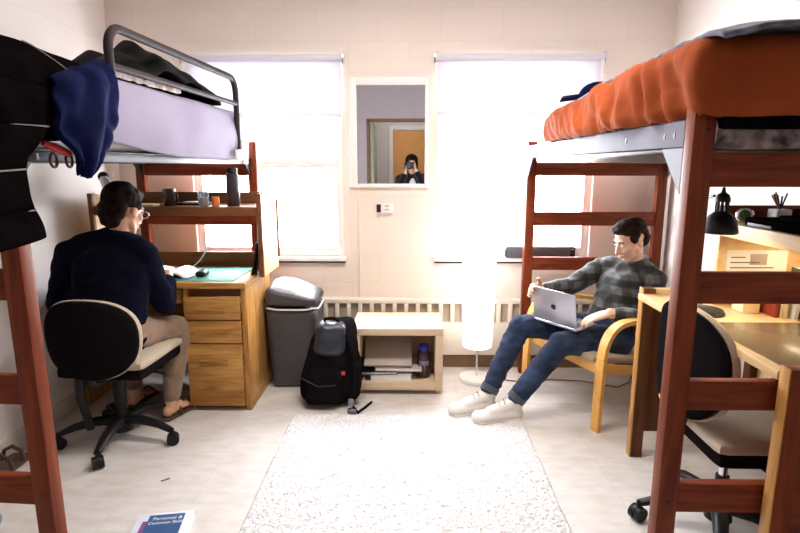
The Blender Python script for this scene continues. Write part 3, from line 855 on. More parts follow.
o = MB().box((-1.42, 2.975, DT), (-.99, 3.38, DT + .004), .001).build('desk_mat', 'green_mat'); tag(o, 'green desk mat on the left oak desktop', 'desk mat')
t = thing('computer_mouse', 'small black computer mouse on the green desk mat', 'mouse', (-1.215, 3.09, DT + .004))
MB().rbox((-1.245, 3.05, DT + .004), (-1.185, 3.14, DT + .040), .018, 6).build('shell', 'black_plastic', t)
MB().cyl((-1.219, 3.115, DT + .037), (-1.211, 3.115, DT + .037), .008).build('wheel', 'grey_metal', t)
t = thing('open_book', 'open white-paged book on the left desk beside the mat', 'book', (-1.44, 3.1, DT + .004))
def page(sx):
    return lambda u, v: V((-1.43 + sx * .165 * u, 3.01 + .23 * v, DT + .006 + .030 * math.sin(PI * min(1, u * 1.15 + .03)) ** .8 + .006))
MB().box((-1.60, 3.005, DT + .0045), (-1.26, 3.245, DT + .009), .001).build('cover', 'cover_blue', t)
for sx in (-1, 1): solid(MB().grid(page(sx), 12, 4).build('pages', 'paper', t), .006, -1)
o = MB().tube([(-1.27, 3.42, DT + .16), (-1.29, 3.40, DT + .12), (-1.33, 3.36, DT + .05), (-1.37, 3.33, DT + .008), (-1.46, 3.34, DT + .005), (-1.55, 3.40, DT + .005)], .004, 8).build('charging_cable', 'white_paint'); tag(o, 'white charging cable hanging down behind the green desk mat', 'cable')
for i, (x, m_, l) in enumerate(((-.905, 'black_plastic', 'black notebook leaning against the hutch side, nearest the window'), (-.93, 'grey_metal', 'grey folder leaning inside the hutch beside the black notebook'))):
    M = T4(Matrix.Rotation(.16 + .03 * i, 3, 'Y'), (x - .005, 0, DT + .002))
    f_ = thing('notebook' if i == 0 else 'folder', l, 'notebook' if i == 0 else 'folder', (x, 3.2, DT))
    MB().box((-.006, 3.14, 0), (.006, 3.36, .20), .002, M).build('cover', m_, f_)
    MB().box((-.004, 3.144, .004), (.004, 3.362, .196), .001, M).build('pages', 'paper', f_)

# items on left hutch shelf
S = 1.175
def mug(name, label, cat, x, y, z, r, h_, mat, handle=False, label_mat=None):
    t = thing(name, label, cat, (x, y, z))
    MB().lathe([(0, 0), (r * .85, 0), (r, h_ * .1), (r, h_), (r * .92, h_), (r * .9, h_ * .12), (0, h_ * .1)], (x, y, z)).build('body', mat, t)
    if handle:
        MB().tube([(x + r * .9 + .018 * math.sin(a * PI / 8), y, z + h_ * .5 + h_ * .3 * math.cos(a * PI / 8)) for a in range(9)], .004, 8).build('handle', mat, t)
    return t
mug('coffee_mug', 'dark brown mug standing on the left hutch shelf', 'mug', -1.42, 3.2, S, .036, .10, 'mug_brown', True)
t = thing('black_tray', 'flat dark tray lying on the shelf beside the brown mug', 'tray', (-1.33, 3.25, S))
MB().box((-1.47, 3.24, S), (-1.20, 3.40, S + .012), .004).build('base', 'black_plastic', t)
MB().box((-1.36, 3.24, S + .012), (-1.26, 3.33, S + .02), .003).build('card_stack', 'paper', t)
o = MB().box((-1.62, 3.13, S), (-1.49, 3.22, S + .012), .003).build('notepad', 'paper_yellow'); tag(o, 'small yellow-edged notepad on the left hutch shelf behind the head', 'notepad')
t = mug('glass_jar', 'clear glass jar on the left hutch shelf near the black bottle', 'jar', -1.21, 3.18, S, .035, .085, 'jar_glass')
MB().lathe([(0, .005), (.028, .005), (.028, .05), (0, .05)], (-1.21, 3.18, S)).build('contents', 'paper_grey', t)
mug('paper_cup', 'small orange cup on the shelf right of the glass jar', 'cup', -1.135, 3.17, S, .022, .055, 'orange_cup')
t = thing('water_bottle', 'tall black bottle standing on the left hutch shelf', 'bottle', (-1.035, 3.19, S))
MB().lathe([(0, 0), (.034, 0), (.038, .006), (.038, .165), (.034, .185), (.028, .19), (0, .19)], (-1.035, 3.19, S)).build('body', 'bottle_black', t)
MB().lathe([(0, .19), (.030, .19), (.031, .215), (.026, .222), (0, .222)], (-1.035, 3.19, S)).build('cap', 'black_plastic', t)
t = thing('desk_lamp', 'pale clamp-on desk lamp behind the seated head, black joint', 'desk lamp', (-1.84, 3.15, S))
MB().cyl((-1.80, 3.18, S), (-1.80, 3.18, S + .012), .05).build('base', 'black_plastic', t)
MB().cyl((-1.80, 3.18, S + .01), (-1.78, 3.16, S + .16), .007).build('arm', 'white_paint', t)
MB().ell((-1.775, 3.15, S + .17), (.03, .03, .03)).build('joint', 'black_plastic', t)
MB().cyl((-1.77, 3.14, S + .16), (-1.66, 3.05, S + .06), .022, .05).build('lamp_shade', 'white_paint', t)

# ------------------------------------------------------------------ right desk with hutch
t = thing('wooden_desk', 'pale oak desk with brown laminate top and hutch under the right bed', 'desk', (1.35, 2.0, 0))
RX = 1.07; DZ2 = .825
MB().box((RX, 1.50, DZ2 - .028), (1.68, 2.47, DZ2), .003).build('desktop', 'maple', t)
MB().box((RX + .035, 1.53, DZ2 - .001), (1.66, 1.99, DZ2 + .002), .001).build('laminate_top', 'laminate', t)
for y0 in (1.44, 2.455):
    RX = 1.07 if y0 < 2 else 1.092
    e = MB().box((RX - .0, y0, 0), (RX + .055, y0 + .05, .848), .003)
    MB().box((1.62, y0, 0), (1.675, y0 + .05, .848), .003).build('end_leg', 'walnut_Z' if y0 > 2 else 'cherry_Z', t)
    eo = e.build('end_leg', 'walnut_Z' if y0 > 2 else 'cherry_Z', t)
    MB().box((RX + .05, y0 + .005, .80), (1.625, y0 + .045, .846), .003).build('end_cap', 'maple' if y0 > 2 else 'cherry_X', t)
    MB().box((RX + .05, y0 + .018, .10), (1.625, y0 + .034, .80), .002).build('end_panel', 'cherry_X' if y0 < 2 else 'hutch_wood', t) if y0 < 2 else MB().box((RX + .05, y0 + .018, .13), (RX + .13, y0 + .034, .80), .002).build('end_panel', 'walnut_Z', t)
    MB().box((RX - .004, y0 + .004, 0), (RX + .001, y0 + .046, .85), .001).build('lit_edge_strip', 'oak_Z', t)  # paler wood puts the window-lit side of the leg into the colour
RX = 1.07
MB().box((1.655, 1.5, .3), (1.675, 2.46, .80), .002).build('back_panel', 'maple', t)
MB().box((RX + .10, 1.5, .74), (RX + .12, 2.46, .797), .002).build('apron', 'maple', t)
# hutch: side panel, back, shelf, ledge
MB().box((1.30, 2.26, DZ2), (1.66, 2.285, 1.18), .003).build('hutch_side', 'maple', t)
MB().box((1.655, 1.50, DZ2), (1.675, 2.26, 1.20), .002).build('hutch_back', 'maple', t)
MB().box((1.30, 1.50, 1.122), (1.66, 2.32, 1.178), .003).build('hutch_shelf', 'maple', t)
MB().box((1.62, 1.50, 1.178), (1.66, 2.31, 1.235), .003).box((1.31, 2.295, 1.178), (1.66, 2.32, 1.245), .003).build('back_ledge', 'cherry_X', t)
MB().box((1.30, 1.44, DZ2), (1.66, 1.47, 1.18), .003).build('hutch_side', 'maple', t)
# pinned paper
t = thing('pinned_sheet', 'white printed sheet pinned to the lit hutch side of the right desk', 'paper sheet', (1.45, 2.255, .97))
MB().box((1.335, 2.253, .90), (1.585, 2.258, 1.062), 0).build('sheet', 'paper', t)
for k in range(5):
    MB().box((1.35, 2.2515, 1.03 - k * .022), (1.41 + .03 * ((k * 7) % 5), 2.2535, 1.034 - k * .022), 0).build('text_line', 'key_dark', t)
MB().box((1.43, 2.2515, 1.000), (1.50, 2.2535, 1.046), 0).build('printed_figure', 'paper_grey', t)
# books on desk
bk = [('tall brown book', 1.53, 'paper_grey', .15, .028, .10), ('white book', 1.565, 'cover_white', .165, .016, .12), ('dark green binder', 1.60, 'cover_green', .20, .035, .0)]
def book_up(name, label, x, y, z, mat, h_, th, tilt, depth=.15, axis='Y'):
    t = thing(name, label, 'book', (x, y, z))
    M = T4(Matrix.Rotation(tilt, 3, 'Y'), (x, y, z))
    MB().box((0, 0, 0), (.003, depth, h_), .001, M).box((th - .003, 0, 0), (th, depth, h_), .001, M).box((0, 0, 0), (th, .003, h_), .001, M).build('cover', mat, t)
    MB().box((.003, .003, .004), (th - .003, depth - .004, h_ - .004), 0, M).build('pages', 'paper', t)
book_up('book', 'thin red-spined book standing on the right desk under the hutch', 1.430, 2.06, DZ2, 'cover_red', .15, .012, -.03)
book_up('book', 'yellowish book standing between the red-spined book and a white one', 1.45, 2.05, DZ2, 'paper_yellow', .15, .022, .0)
book_up('book', 'white book leaning beside the dark green binder on the right desk', 1.482, 2.03, DZ2, 'cover_white', .16, .016, .10)
book_up('binder', 'dark green patterned binder at the right end of the standing books', 1.515, 1.98, DZ2, 'cover_green', .19, .07, .02)
o = MB().rbox((1.34, 2.12, DZ2), (1.41, 2.20, DZ2 + .06), .006, 4).build('tissue_box', 'paper_yellow'); tag(o, 'small cream box at the back of the right desk under the pinned sheet', 'box')
# black lamp
t = thing('desk_lamp', 'black bell-shaped desk lamp lit over the right desk', 'desk lamp', (1.21, 2.12, DZ2))
LX, LY = 1.135, 2.0
MB().lathe([(0, 0), (.075, 0), (.078, .006), (.07, .018), (.02, .026), (0, .026)], (1.19, 2.13, DZ2)).build('base', 'black_metal', t)
arm = MB().tube([(1.19, 2.15, DZ2 + .02), (1.125, 2.22, DZ2 + .25), (1.12, 2.16, 1.27), (1.13, 2.03, 1.30)], .006, 10).build('arm', 'chrome', t)
MB().lathe([(.060, 0), (.062, .006), (.056, .035), (.040, .065), (.024, .078), (.022, .082), (.0, .082)], (LX + .01, LY, 1.165)).build('lamp_shade', 'black_metal', t)
v_ = MB()
for k in range(10):
    a = 2 * PI * k / 10
    v_.box((-.0025, .019, .0), (.0025, .023, .034), 0, T4(Matrix.Rotation(a, 3, 'Z'), (LX + .01, LY, 1.246)))
v_.build('cooling_fins', 'black_metal', t)
MB().lathe([(0, .034), (.026, .034), (.026, .045), (.020, .060), (.008, .068), (.005, .085), (0, .088)], (LX + .01, LY, 1.246)).build('lamp_cap', 'black_metal', t)
MB().lathe([(0, 0), (.02, .0), (.026, .02), (.018, .04), (.012, .06), (0, .06)], (LX + .01, LY, 1.172)).build('bulb', 'bulb_glow', t)
pl = bpy.data.lights.new('bulb_light', 'SPOT'); pl.energy = 6; pl.color = (1, .84, .58); pl.shadow_soft_size = .03; pl.spot_size = 2.6; pl.spot_blend = .5
po = bpy.data.objects.new('bulb_light', pl); COL.objects.link(po); po.location = (LX + .01, LY, 1.168); po.rotation_euler = (0, -.25, 0)
pl = bpy.data.lights.new('shelf_lamp', 'AREA'); pl.shape = 'RECTANGLE'; pl.size = .6; pl.size_y = .04; pl.energy = 1.5; pl.color = (1, .84, .55)
po = bpy.data.objects.new('shelf_lamp', pl); COL.objects.link(po); po.location = (1.55, 1.88, 1.112); po.rotation_euler = (0, 0, PI / 2)
t = thing('shelf_light', 'slim strip light under the right hutch shelf', 'light', (1.55, 1.88, 1.115))
MB().box((1.53, 1.58, 1.113), (1.57, 2.18, 1.122), .002).build('housing', 'white_paint', t)

# items on right hutch shelf
S2 = 1.178
t = thing('game_console', 'flat black electronic box on the right hutch shelf', 'electronic device', (1.40, 2.0, S2))
MB().box((1.32, 1.72, S2), (1.52, 2.14, S2 + .034), .004).build('case', 'quilt_black', t)
MB().box((1.318, 1.98, S2 + .003), (1.324, 2.12, S2 + .014), .001).build('front_panel', 'steel_rail', t)
MB().box((1.34, 1.74, S2 + .034), (1.48, 1.98, S2 + .055), .006).build('upper_case', 'quilt_black', t)
t = thing('round_speaker', 'small round silver speaker with dark grille on the right hutch shelf', 'speaker', (1.36, 2.20, S2))
M = T4(basis((-.5, -.85, .1)), (1.36, 2.21, S2 + .034))
MB().lathe([(0, -.012), (.024, -.012), (.032, 0), (.033, .018), (.028, .024), (0, .020)], seg=24, M=M @ Matrix.Rotation(-PI / 2, 4, 'X')).build('shell', 'chrome', t)
MB().lathe([(0, .026), (.020, .025), (.024, .020), (0, .020)], seg=24, M=M @ Matrix.Rotation(-PI / 2, 4, 'X')).build('grille', 'plant_green', t)
t = thing('pen_holder', 'white square pen holder with brushes on the right hutch shelf', 'pen holder', (1.45, 2.10, S2))
MB().box((1.455, 2.16, S2), (1.515, 2.22, S2 + .060), .004).build('cup', 'white_paint', t)
random.seed(3)
for k in range(6):
    a = random.uniform(-.5, .5); b_ = random.uniform(-.4, .4)
    p0 = V((1.485, 2.19, S2 + .055)); p1 = p0 + V((a * .06, b_ * .06, .055 + .02 * random.random()))
    MB().cyl(p0, p1, .003, .0035, 8).build('pen', ('leather_brown', 'black_plastic', 'toe_brown')[k % 3], t)
t = thing('potted_succulent', 'small white pot with a green succulent near the shelf edge', 'plant', (1.49, 2.06, S2))
MB().lathe([(0, 0), (.020, 0), (.026, .035), (.022, .035), (0, .03)], (1.555, 2.10, S2)).build('pot', 'white_paint', t)
lf = MB()
for k in range(14):
    a = k * 2.4; r = .010 + .001 * k
    p = V((1.555, 2.10, S2 + .033)); q = p + V((math.cos(a) * r * 1.8, math.sin(a) * r * 1.8, .022)); lf.tube([p, (p + q) / 2, q], [.003, .006, .001], 8)
lf.build('leaves', 'plant_green', t)
t = thing('glass_jar', 'squat green-tinted glass jar at the right end of the hutch shelf', 'jar', (1.575, 1.90, S2))
MB().lathe([(0, 0), (.035, 0), (.038, .01), (.038, .045), (.030, .055), (.028, .055), (.034, .04), (.034, .008), (0, .006)], (1.58, 1.92, S2)).build('body', 'plant_green', t)
MB().lathe([(0, .055), (.030, .055), (.030, .068), (0, .068)], (1.58, 1.92, S2)).build('lid', 'white_paint', t)

# ------------------------------------------------------------------ sound bar on sill
t = thing('sound_bar', 'black sound bar lying on the sill of the right window', 'speaker', (.9, 3.66, ZS))
MB().box((.665, 3.65, ZS + .002), (1.135, 3.715, ZS + .082), .008).build('housing', 'black_plastic', t)
MB().box((.675, 3.6485, ZS + .008), (1.10, 3.652, ZS + .076), .001).build('grille', 'key_dark', t)
MB().box((1.108, 3.6485, ZS + .06), (1.122, 3.652, ZS + .068), 0).build('badge', 'orange_cup', t)

# ------------------------------------------------------------------ trash can
t = can_root = thing('trash_can', 'tall grey plastic swing-lid trash can beside the left desk', 'trash can', (-.73, 3.38, 0))
def can(w):
    k = w.z / .56; s_ = .86 + .14 * k
    return V((-.735 + (w.x + .735) * s_, 3.39 + (w.y - 3.39) * s_, w.z))
MB().rbox((-.900, 3.245, 0), (-.570, 3.535, .56), .035, 14, warp=can).build('body', 'bin_grey', t)
def lid(w):
    k = (w.z - .56) / .17; s_ = 1.02 - .10 * max(0, k)
    x = -.735 + (w.x + .735) * s_; y = 3.39 + (w.y - 3.39) * s_
    z = w.z
    if k > .4:
        z = .56 + (w.z - .56) * (1.08 - .50 * max(0, min(1, (x + .905) / .34)) - .25 * max(0, (3.45 - y) / .25) ** 1.4)
    return V((x, y, z))
lo_ = MB().rbox((-.905, 3.24, .572), (-.565, 3.54, .715), .04, 16, warp=lid).build('lid', 'bin_grey', t)
MB().rbox((-.868, 3.262, .655), (-.602, 3.50, .742), .035, 14, warp=lambda w: V((w.x, w.y, w.z - .020 - .036 * max(0, (3.46 - w.y) / .2) ** 1.3 - .085 * (w.x + .85) / .3 + .030 * math.cos((w.x + .735) / .14 * PI / 2)))).build('swing_flap', 'bin_lid', t)
def ring(w):
    return w
m = MB(); pts = []
for k in range(48):
    a = 2 * PI * k / 48; ca, sa = math.cos(a), math.sin(a)
    pts.append((-.735 + .168 * math.copysign(abs(ca) ** .35, ca), 3.39 + .148 * math.copysign(abs(sa) ** .35, sa), .560 + .004 * math.sin(a * 5)))
m.tube(pts, .006, 8, close=True).build('bag_rim', 'bag_white', t, label='white liner bag edge')

can_root.scale = (1, 1, .945)
# ------------------------------------------------------------------ backpack
t = thing('backpack', 'black backpack slumped on the floor between trash can and side table', 'backpack', (-.48, 3.08, 0))
def bp(w):
    k = w.z / .5
    w = V((w.x, w.y, w.z))
    cx = -.49 + .065 * k
    w.x = cx + (w.x + .485) * (1.04 - .66 * max(0, k - .25) ** 1.6 - .10 * max(0, .12 - k) / .12)
    w.y = 3.08 + .07 * k + (w.y - 3.08) * (1.0 - .38 * k ** 2)
    n_ = noise.noise(w * 9) * .014 + noise.noise(w * 22) * .005
    return w + V((n_, n_, n_ * .4))
MB().rbox((-.655, 2.955, .004), (-.322, 3.20, .50), .085, 22, warp=bp).build('main_compartment', 'backpack_black', t)
def bp2(w): return bp(w) + V((0, -.012, 0))
MB().rbox((-.615, 2.935, .03), (-.40, 3.06, .25), .04, 12, warp=bp2).build('front_pocket', 'backpack_black', t)
MB().rbox((-.36, 2.99, .04), (-.305, 3.15, .26), .025, 8, warp=bp2).build('side_pocket', 'backpack_black', t)
MB().rbox((-.560, 2.990, .30), (-.375, 3.13, .498), .05, 14, .016, 11, 3, warp=lambda w: V((w.x + .10 * (w.z - .38), w.y + .18 * (w.z - .30), w.z))).build('top_flap', 'backpack_grey', t)
MB().tube([(-.50, 3.08, .49), (-.49, 3.06, .525), (-.44, 3.06, .53), (-.41, 3.09, .495)], .008, 8).build('grab_handle', 'backpack_black', t)
MB().tube([(-.36, 3.02, .44), (-.315, 2.96, .34), (-.31, 2.93, .20), (-.33, 2.92, .05), (-.29, 2.90, .012), (-.25, 2.98, .010), (-.22, 3.05, .010)], [.014, .016, .014, .010, .008, .007, .006], 8).build('shoulder_strap', 'backpack_black', t)
MB().tube([(-.62, 2.945, .20), (-.52, 2.925, .155), (-.42, 2.925, .165)], .003, 6).build('zip', 'backpack_grey', t)
MB().box((-.385, 2.925, .225), (-.365, 2.94, .245), .002).build('logo_patch', 'red_strap', t)
MB().box((-.345, 2.895, .05), (-.315, 2.912, .09), .003).box((-.35, 2.89, .01), (-.30, 2.92, .03), .003).build('buckle', 'steel_rail', t)

# ------------------------------------------------------------------ side table with shelf
t = thing('side_table', 'pale wood cube side table with an open shelf beneath the mirror', 'side table', (-.07, 3.36, 0))
TY0, TY1 = 3.17, 3.55; TX0, TX1 = -.349, .213
MB().box((TX0, TY0, .385), (TX1, TY1, .43), .004).build('table_top', 'pale_birch', t)
for x in (TX0, TX1 - .048): MB().box((x, TY0 + .001, .03), (x + .048, TY1, .386), .003).build('side', 'pale_birch', t)
MB().box((TX0 + .045, TY0 + .001, .03), (TX1 - .045, TY1, .082), .003).build('bottom_shelf', 'pale_birch', t)
MB().box((TX0 + .04, TY1 - .018, .08), (TX1 - .04, TY1 - .006, .39), 0).build('back_panel', 'pale_birch', t)
for x in (TX0 + .02, TX1 - .045):
    for y in (TY0 + .03, TY1 - .06): MB().box((x, y, 0), (x + .03, y + .03, .031), .003).build('foot', 'pale_birch', t)
z = .082
for i, (lab, name, x0, x1, h_, rot, mat) in enumerate((
        ('white ring binder lying flat at the bottom of the side table stack', 'ring_binder', -.285, .02, .040, .0, 'cover_white'),
        ('black folder lying on the white ring binder inside the side table', 'folder', -.27, .03, .018, .03, 'black_plastic'),
        ('grey-brown magazine lying on top of the stack inside the side table', 'magazine', -.275, .02, .022, -.02, 'paper_grey'))):
    th_ = thing(name, lab, name.replace('_', ' '), ((x0 + x1) / 2, 3.32, z))
    M = T4(Matrix.Rotation(rot, 3, 'Z'), (0, 0, 0))
    MB().box((x0, 3.20, z), (x1, 3.46, z + .004), .001, M).box((x0, 3.20, z + h_ - .004), (x1, 3.46, z + h_), .001, M).build('cover', mat, th_)
    MB().box((x0 + .006, 3.203, z + .0045), (x1 - .006, 3.455, z + h_ - .0045), 0, M).build('pages', 'paper', th_)
    if i == 0: MB().box((x0 + .012, 3.193, z + .006), (x0 + .05, 3.205, z + h_ - .006), .002, M).build('spine_clip', 'black_metal', th_)
    z += h_ + .001
# magazine stack propped, tilted up at the back
t2 = thing('paper_stack', 'thick brown paper packet leaning on the stack inside the side table', 'papers', (-.13, 3.3, z))
M = T4(Matrix.Rotation(.50, 3, 'X'), (0, 3.215, z + .003))
MB().box((-.275, 0, 0), (.02, .25, .012), .003, M).build('pages', 'paper_grey', t2)
MB().box((-.277, -.002, .012), (.022, .25, .015), .001, M).build('cover', 'paper_grey', t2)
t = thing('water_bottle', 'dark translucent water bottle with a blue lid in the side table', 'bottle', (.095, 3.28, .082))
MB().lathe([(0, 0), (.040, 0), (.043, .008), (.043, .09), (.040, .105), (.043, .12), (.042, .155), (.032, .175), (0, .178)], (.098, 3.28, .083)).build('body', 'bottle_dark', t)
MB().lathe([(0, .176), (.033, .176), (.034, .205), (.030, .211), (0, .211)], (.098, 3.28, .083)).build('lid', 'cap_blue', t)
lb = MB(); lb.grid(lambda u, v: V((.098 + .0436 * math.sin((u - .5) * 1.6), 3.28 - .0436 * math.cos((u - .5) * 1.6), .083 + .085 + .03 * v)), 10, 2).build('printed_mark', 'steel_rail', t)

# ------------------------------------------------------------------ floor lamp
t = thing('floor_lamp', 'lit white paper floor lamp standing before the right window', 'floor lamp', (.455, 3.42, 0))
fx, fy = .455, 3.43
MB().lathe([(0, 0), (.115, 0), (.118, .008), (.112, .022), (.02, .026), (0, .026)], (fx, fy, 0)).build('base', 'white_paint', t)
MB().cyl((fx, fy, .02), (fx, fy, .30), .007).build('pole', 'chrome', t)
MB().lathe([(0, .235), (.088, .235), (.095, .24), (.108, .60), (.110, 1.10), (.106, 1.105), (0, 1.10)], (fx, fy, 0)).build('lamp_shade', 'lamp_paper', t)
# electric cable along the floor
o = MB().tube([(.56, 3.43, .006), (.75, 3.38, .006), (.95, 3.42, .006), (1.15, 3.40, .006), (1.35, 3.30, .006), (1.45, 3.38, .006), (1.55, 3.55, .006)], .004, 8).build('power_cable', 'toe_brown'); tag(o, 'thin brown power cable on the floor behind the easy chair', 'cable')

# ------------------------------------------------------------------ rug
def rugz(u, v):
    x = -.66 + 1.30 * u; y = 1.02 + 1.86 * v
    # soft irregular edge
    e = noise.noise(V((x * 5, y * 5, 0))) * .01
    return V((x + (e if u in (0, 1) else 0), y + e, .006 + .009 * random.random() if 0 < u < 1 and 0 < v < 1 else .001))
random.seed(1)
o = MB().grid(rugz, 170, 250).build('area_rug', 'rug_pile'); tag(o, 'white shaggy area rug in the middle of the floor', 'rug')

# ------------------------------------------------------------------ textbook on the floor
t = thing('textbook', 'blue and white textbook lying on the floor at the bottom edge', 'book', (-.93, 1.83, 0), .14)
cx_, cy_ = -.955, 1.82
M = T4(Matrix.Rotation(.16, 3, 'Z'), (cx_, cy_, 0))
MB().box((-.105, -.14, 0), (.105, .14, .003), .001, M).box((-.105, -.14, .022), (.105, .14, .025), .001, M).box((-.107, -.14, 0), (-.103, .14, .025), .001, M).build('cover', 'cover_white', t)
MB().box((-.102, -.137, .003), (.101, .137, .022), 0, M).build('pages', 'paper', t)
MB().box((-.062, -.05, .0252), (.075, .125, .0258), 0, M).build('title_panel', 'cover_blue', t)
MB().box((-.080, -.06, .0252), (-.062, .09, .0258), 0, M).build('picture_strip', 'cover_purple', t)
def text(body, size, M, mat, parent, name='printed_title'):
    cu = bpy.data.curves.new(name, 'FONT'); cu.body = body; cu.size = size; cu.extrude = .0002
    cu.materials.append(MATS[mat]); o = bpy.data.objects.new(name, cu); COL.objects.link(o)
    dg = bpy.context.evaluated_depsgraph_get(); dg.update()
    me = bpy.data.meshes.new_from_object(o.evaluated_get(dg)); bpy.data.objects.remove(o)
    me.transform(wm(parent).inverted() @ M); o = bpy.data.objects.new(name, me); COL.objects.link(o); o.parent = parent
    return o
text('Personal &', .026, M @ Matrix.Translation((-.045, .092, .0262)), 'paper', t)
text('Common Skills', .022, M @ Matrix.Translation((-.055, .066, .0262)), 'paper', t)

# small debris
o = MB().tube([(-1.12, 2.21, .003), (-1.09, 2.235, .003)], .003, 6).build('twig', 'toe_brown'); tag(o, 'tiny dark twig on the floor in front of the left office chair', 'twig')

# ------------------------------------------------------------------ shoes at the left edge
def shoe(root, heel, toe, mat_u, mat_s, sc=1.0, tag_=None, lace=True, h_=.085):
    heel, toe = V(heel), V(toe); d = (toe - heel).normalized(); L = (toe - heel).length; n = V((-d.y, d.x, 0)).normalized(); up = V((0, 0, 1))
    def P(a, b_, c_): return heel + d * (a * L) + n * b_ + up * c_
    B = Body()
    B.cap(P(.10, 0, .036), .035 * sc, P(.45, 0, .040), .039 * sc, n, .9); B.cap(P(.45, 0, .040), .041 * sc, P(.86, .004, .036), .041 * sc, n, .70)
    B.cap(P(.14, 0, .05), .034 * sc, P(.14, 0, h_ - .01), .037 * sc, n, 1); B.cap(P(.2, 0, h_ - .02), .035 * sc, P(.62, 0, .055), .035 * sc, n, .8)
    u = B.build('upper', mat_u, root, .005, 4)
    S_ = Body(); S_.cap(P(.09, 0, .013), .037 * sc, P(.5, 0, .013), .038 * sc, n, .32); S_.cap(P(.5, 0, .013), .039 * sc, P(.87, .004, .013), .044 * sc, n, .28)
    S_.build('sole', mat_s, root, .005, 2)
    if lace:
        for k in range(4):
            a = .36 + k * .09; z0 = h_ * (1 - k * .13) + .010
            MB().tube([P(a, -.026, z0 - .018), P(a + .01, 0, z0 + .0), P(a + .02, .026, z0 - .018)], .0028, 6).build('lace', 'paper_grey', u)
t = thing('sneaker', 'grey-blue sneaker standing on the floor at the bottom left corner', 'shoe', (-1.65, 1.83, 0))
shoe(t, (-1.82, 1.75, 0), (-1.60, 1.90, 0), 'shoe_blue', 'rubber_sole')
t = thing('sandal', 'brown strapped sandal on the floor by the left wall', 'sandal', (-1.85, 2.25, 0))
shoe_s = MB()
def sole_pts(y):
    return y
MB().rbox((-1.95, 2.16, 0), (-1.84, 2.42, .022), .010, 6).build('sole', 'leather_brown', t)
for yy in (2.20, 2.27, 2.35):
    MB().tube([(-1.95, yy, .015), (-1.935, yy, .07), (-1.895, yy, .09), (-1.855, yy, .07), (-1.842, yy, .015)], .009, 8).build('strap', 'leather_brown', t)

# ------------------------------------------------------------------ striped storage bin under right bed
t = thing('storage_bin', 'dark striped fabric bin under the near end of the right bed', 'storage bin', (1.3, 1.85, 0))
MB().rbox((1.10, 1.545, 0), (1.60, 1.645, .17), .01, 6, warp=lambda w: w + V((0, noise.noise(w * 9) * .006, 0))).build('body', 'bin_stripe', t)
for x in (1.14, 1.25, 1.36, 1.47): MB().box((x, 1.539, .01), (x + .035, 1.546, .165), .001).build('stripe', 'backpack_grey', t)

# ------------------------------------------------------------------ easy chair (bent birch), faces along f
t = thing('easy_chair', 'bentwood birch easy chair with light cushion under the man in plaid', 'easy chair', (1.2, 3.1, 0))
f = V((-.92, -.39, 0)).normalized(); s = V((f.y, -f.x, 0)) * -1      # s: towards the camera side
fc = V((.885, 3.02, 0))                                               # middle of the front legs
def EP(a, b_, c_): return fc - f * a + V((-f.y, f.x, 0)) * b_ + V((0, 0, c_))
near = 1 if EP(0, .34, 0).y < fc.y else -1
for sd in (near, -near):
    b_ = .325 * sd
    # front leg runs up and bends back into the arm
    ctr = [(0.0, 0.0), (.0, .15), (.005, .30), (.01, .42), (.03, .50), (.07, .555), (.13, .585), (.22, .59), (.34, .575), (.48, .55), (.62, .52)]
    # smooth
    P_ = [V((a, 0, c_)) for a, c_ in ctr]
    m = MB(); prev = None; rings = []
    fine = []
    for i in range(len(P_) - 1):
        p0, p1, p2, p3 = P_[max(i - 1, 0)], P_[i], P_[i + 1], P_[min(i + 2, len(P_) - 1)]
        for q in range(4):
            u = q / 4
            fine.append(.5 * ((2 * p1) + (-p0 + p2) * u + (2 * p0 - 5 * p1 + 4 * p2 - p3) * u * u + (-p0 + 3 * p1 - 3 * p2 + p3) * u ** 3))
    fine.append(P_[-1])
    for i, p in enumerate(fine):
        tg = (fine[min(i + 1, len(fine) - 1)] - fine[max(i - 1, 0)]).normalized(); nn = V((-tg.z, 0, tg.x))
        ring_ = []
        for w_, h_ in ((-.027, -.012), (.027, -.012), (.027, .012), (-.027, .012)):
            q = p + nn * h_
            ring_.append(m.bm.verts.new(EP(q.x, b_ + w_, q.z)))
        rings.append(ring_)
    for A, B in zip(rings, rings[1:]):
        for k in range(4): m.bm.faces.new((A[k], A[(k + 1) % 4], B[(k + 1) % 4], B[k]))
    m.bm.faces.new(rings[0][::-1]); m.bm.faces.new(rings[-1])
    bmesh.ops.bevel(m.bm, geom=[e for e in m.bm.edges if e.calc_length() > 0 and len(e.link_faces) == 2 and e.calc_face_angle(0) > 1.2], offset=.004, segments=2, affect='EDGES')
    m.build('arm_and_leg', 'bent_birch', t)
    MB().bar(EP(.62, b_, .53), EP(.72, b_, .0), .05, .024, f).build('rear_leg', 'bent_birch', t)
    MB().bar(EP(.02, b_ * .92, .34), EP(.62, b_ * .92, .24), .024, .05).build('seat_rail', 'bent_birch', t)
    # back upright
    MB().bar(EP(.52, b_ * .80, .27), EP(.69, b_ * .80, .70), .03, .024, f).build('back_upright', 'bent_birch', t)
MB().bar(EP(.03, -.31, .335), EP(.03, .31, .335), .024, .06).build('front_rail', 'bent_birch', t)
MB().bar(EP(.58, -.31, .25), EP(.58, .31, .25), .024, .05).build('rear_rail', 'bent_birch', t)
for k in range(3): MB().bar(EP(.59 + .045 * k, -.26, .40 + .12 * k), EP(.59 + .045 * k, .26, .40 + .12 * k), .014, .05).build('back_slat', 'bent_birch', t)
def cush(w): return EP(w.x, w.y, w.z - .15 * w.x)
MB().rbox((.0, -.27, .355), (.58, .27, .405), .03, 10, warp=cush).build('seat_cushion', 'seat_tan', t)
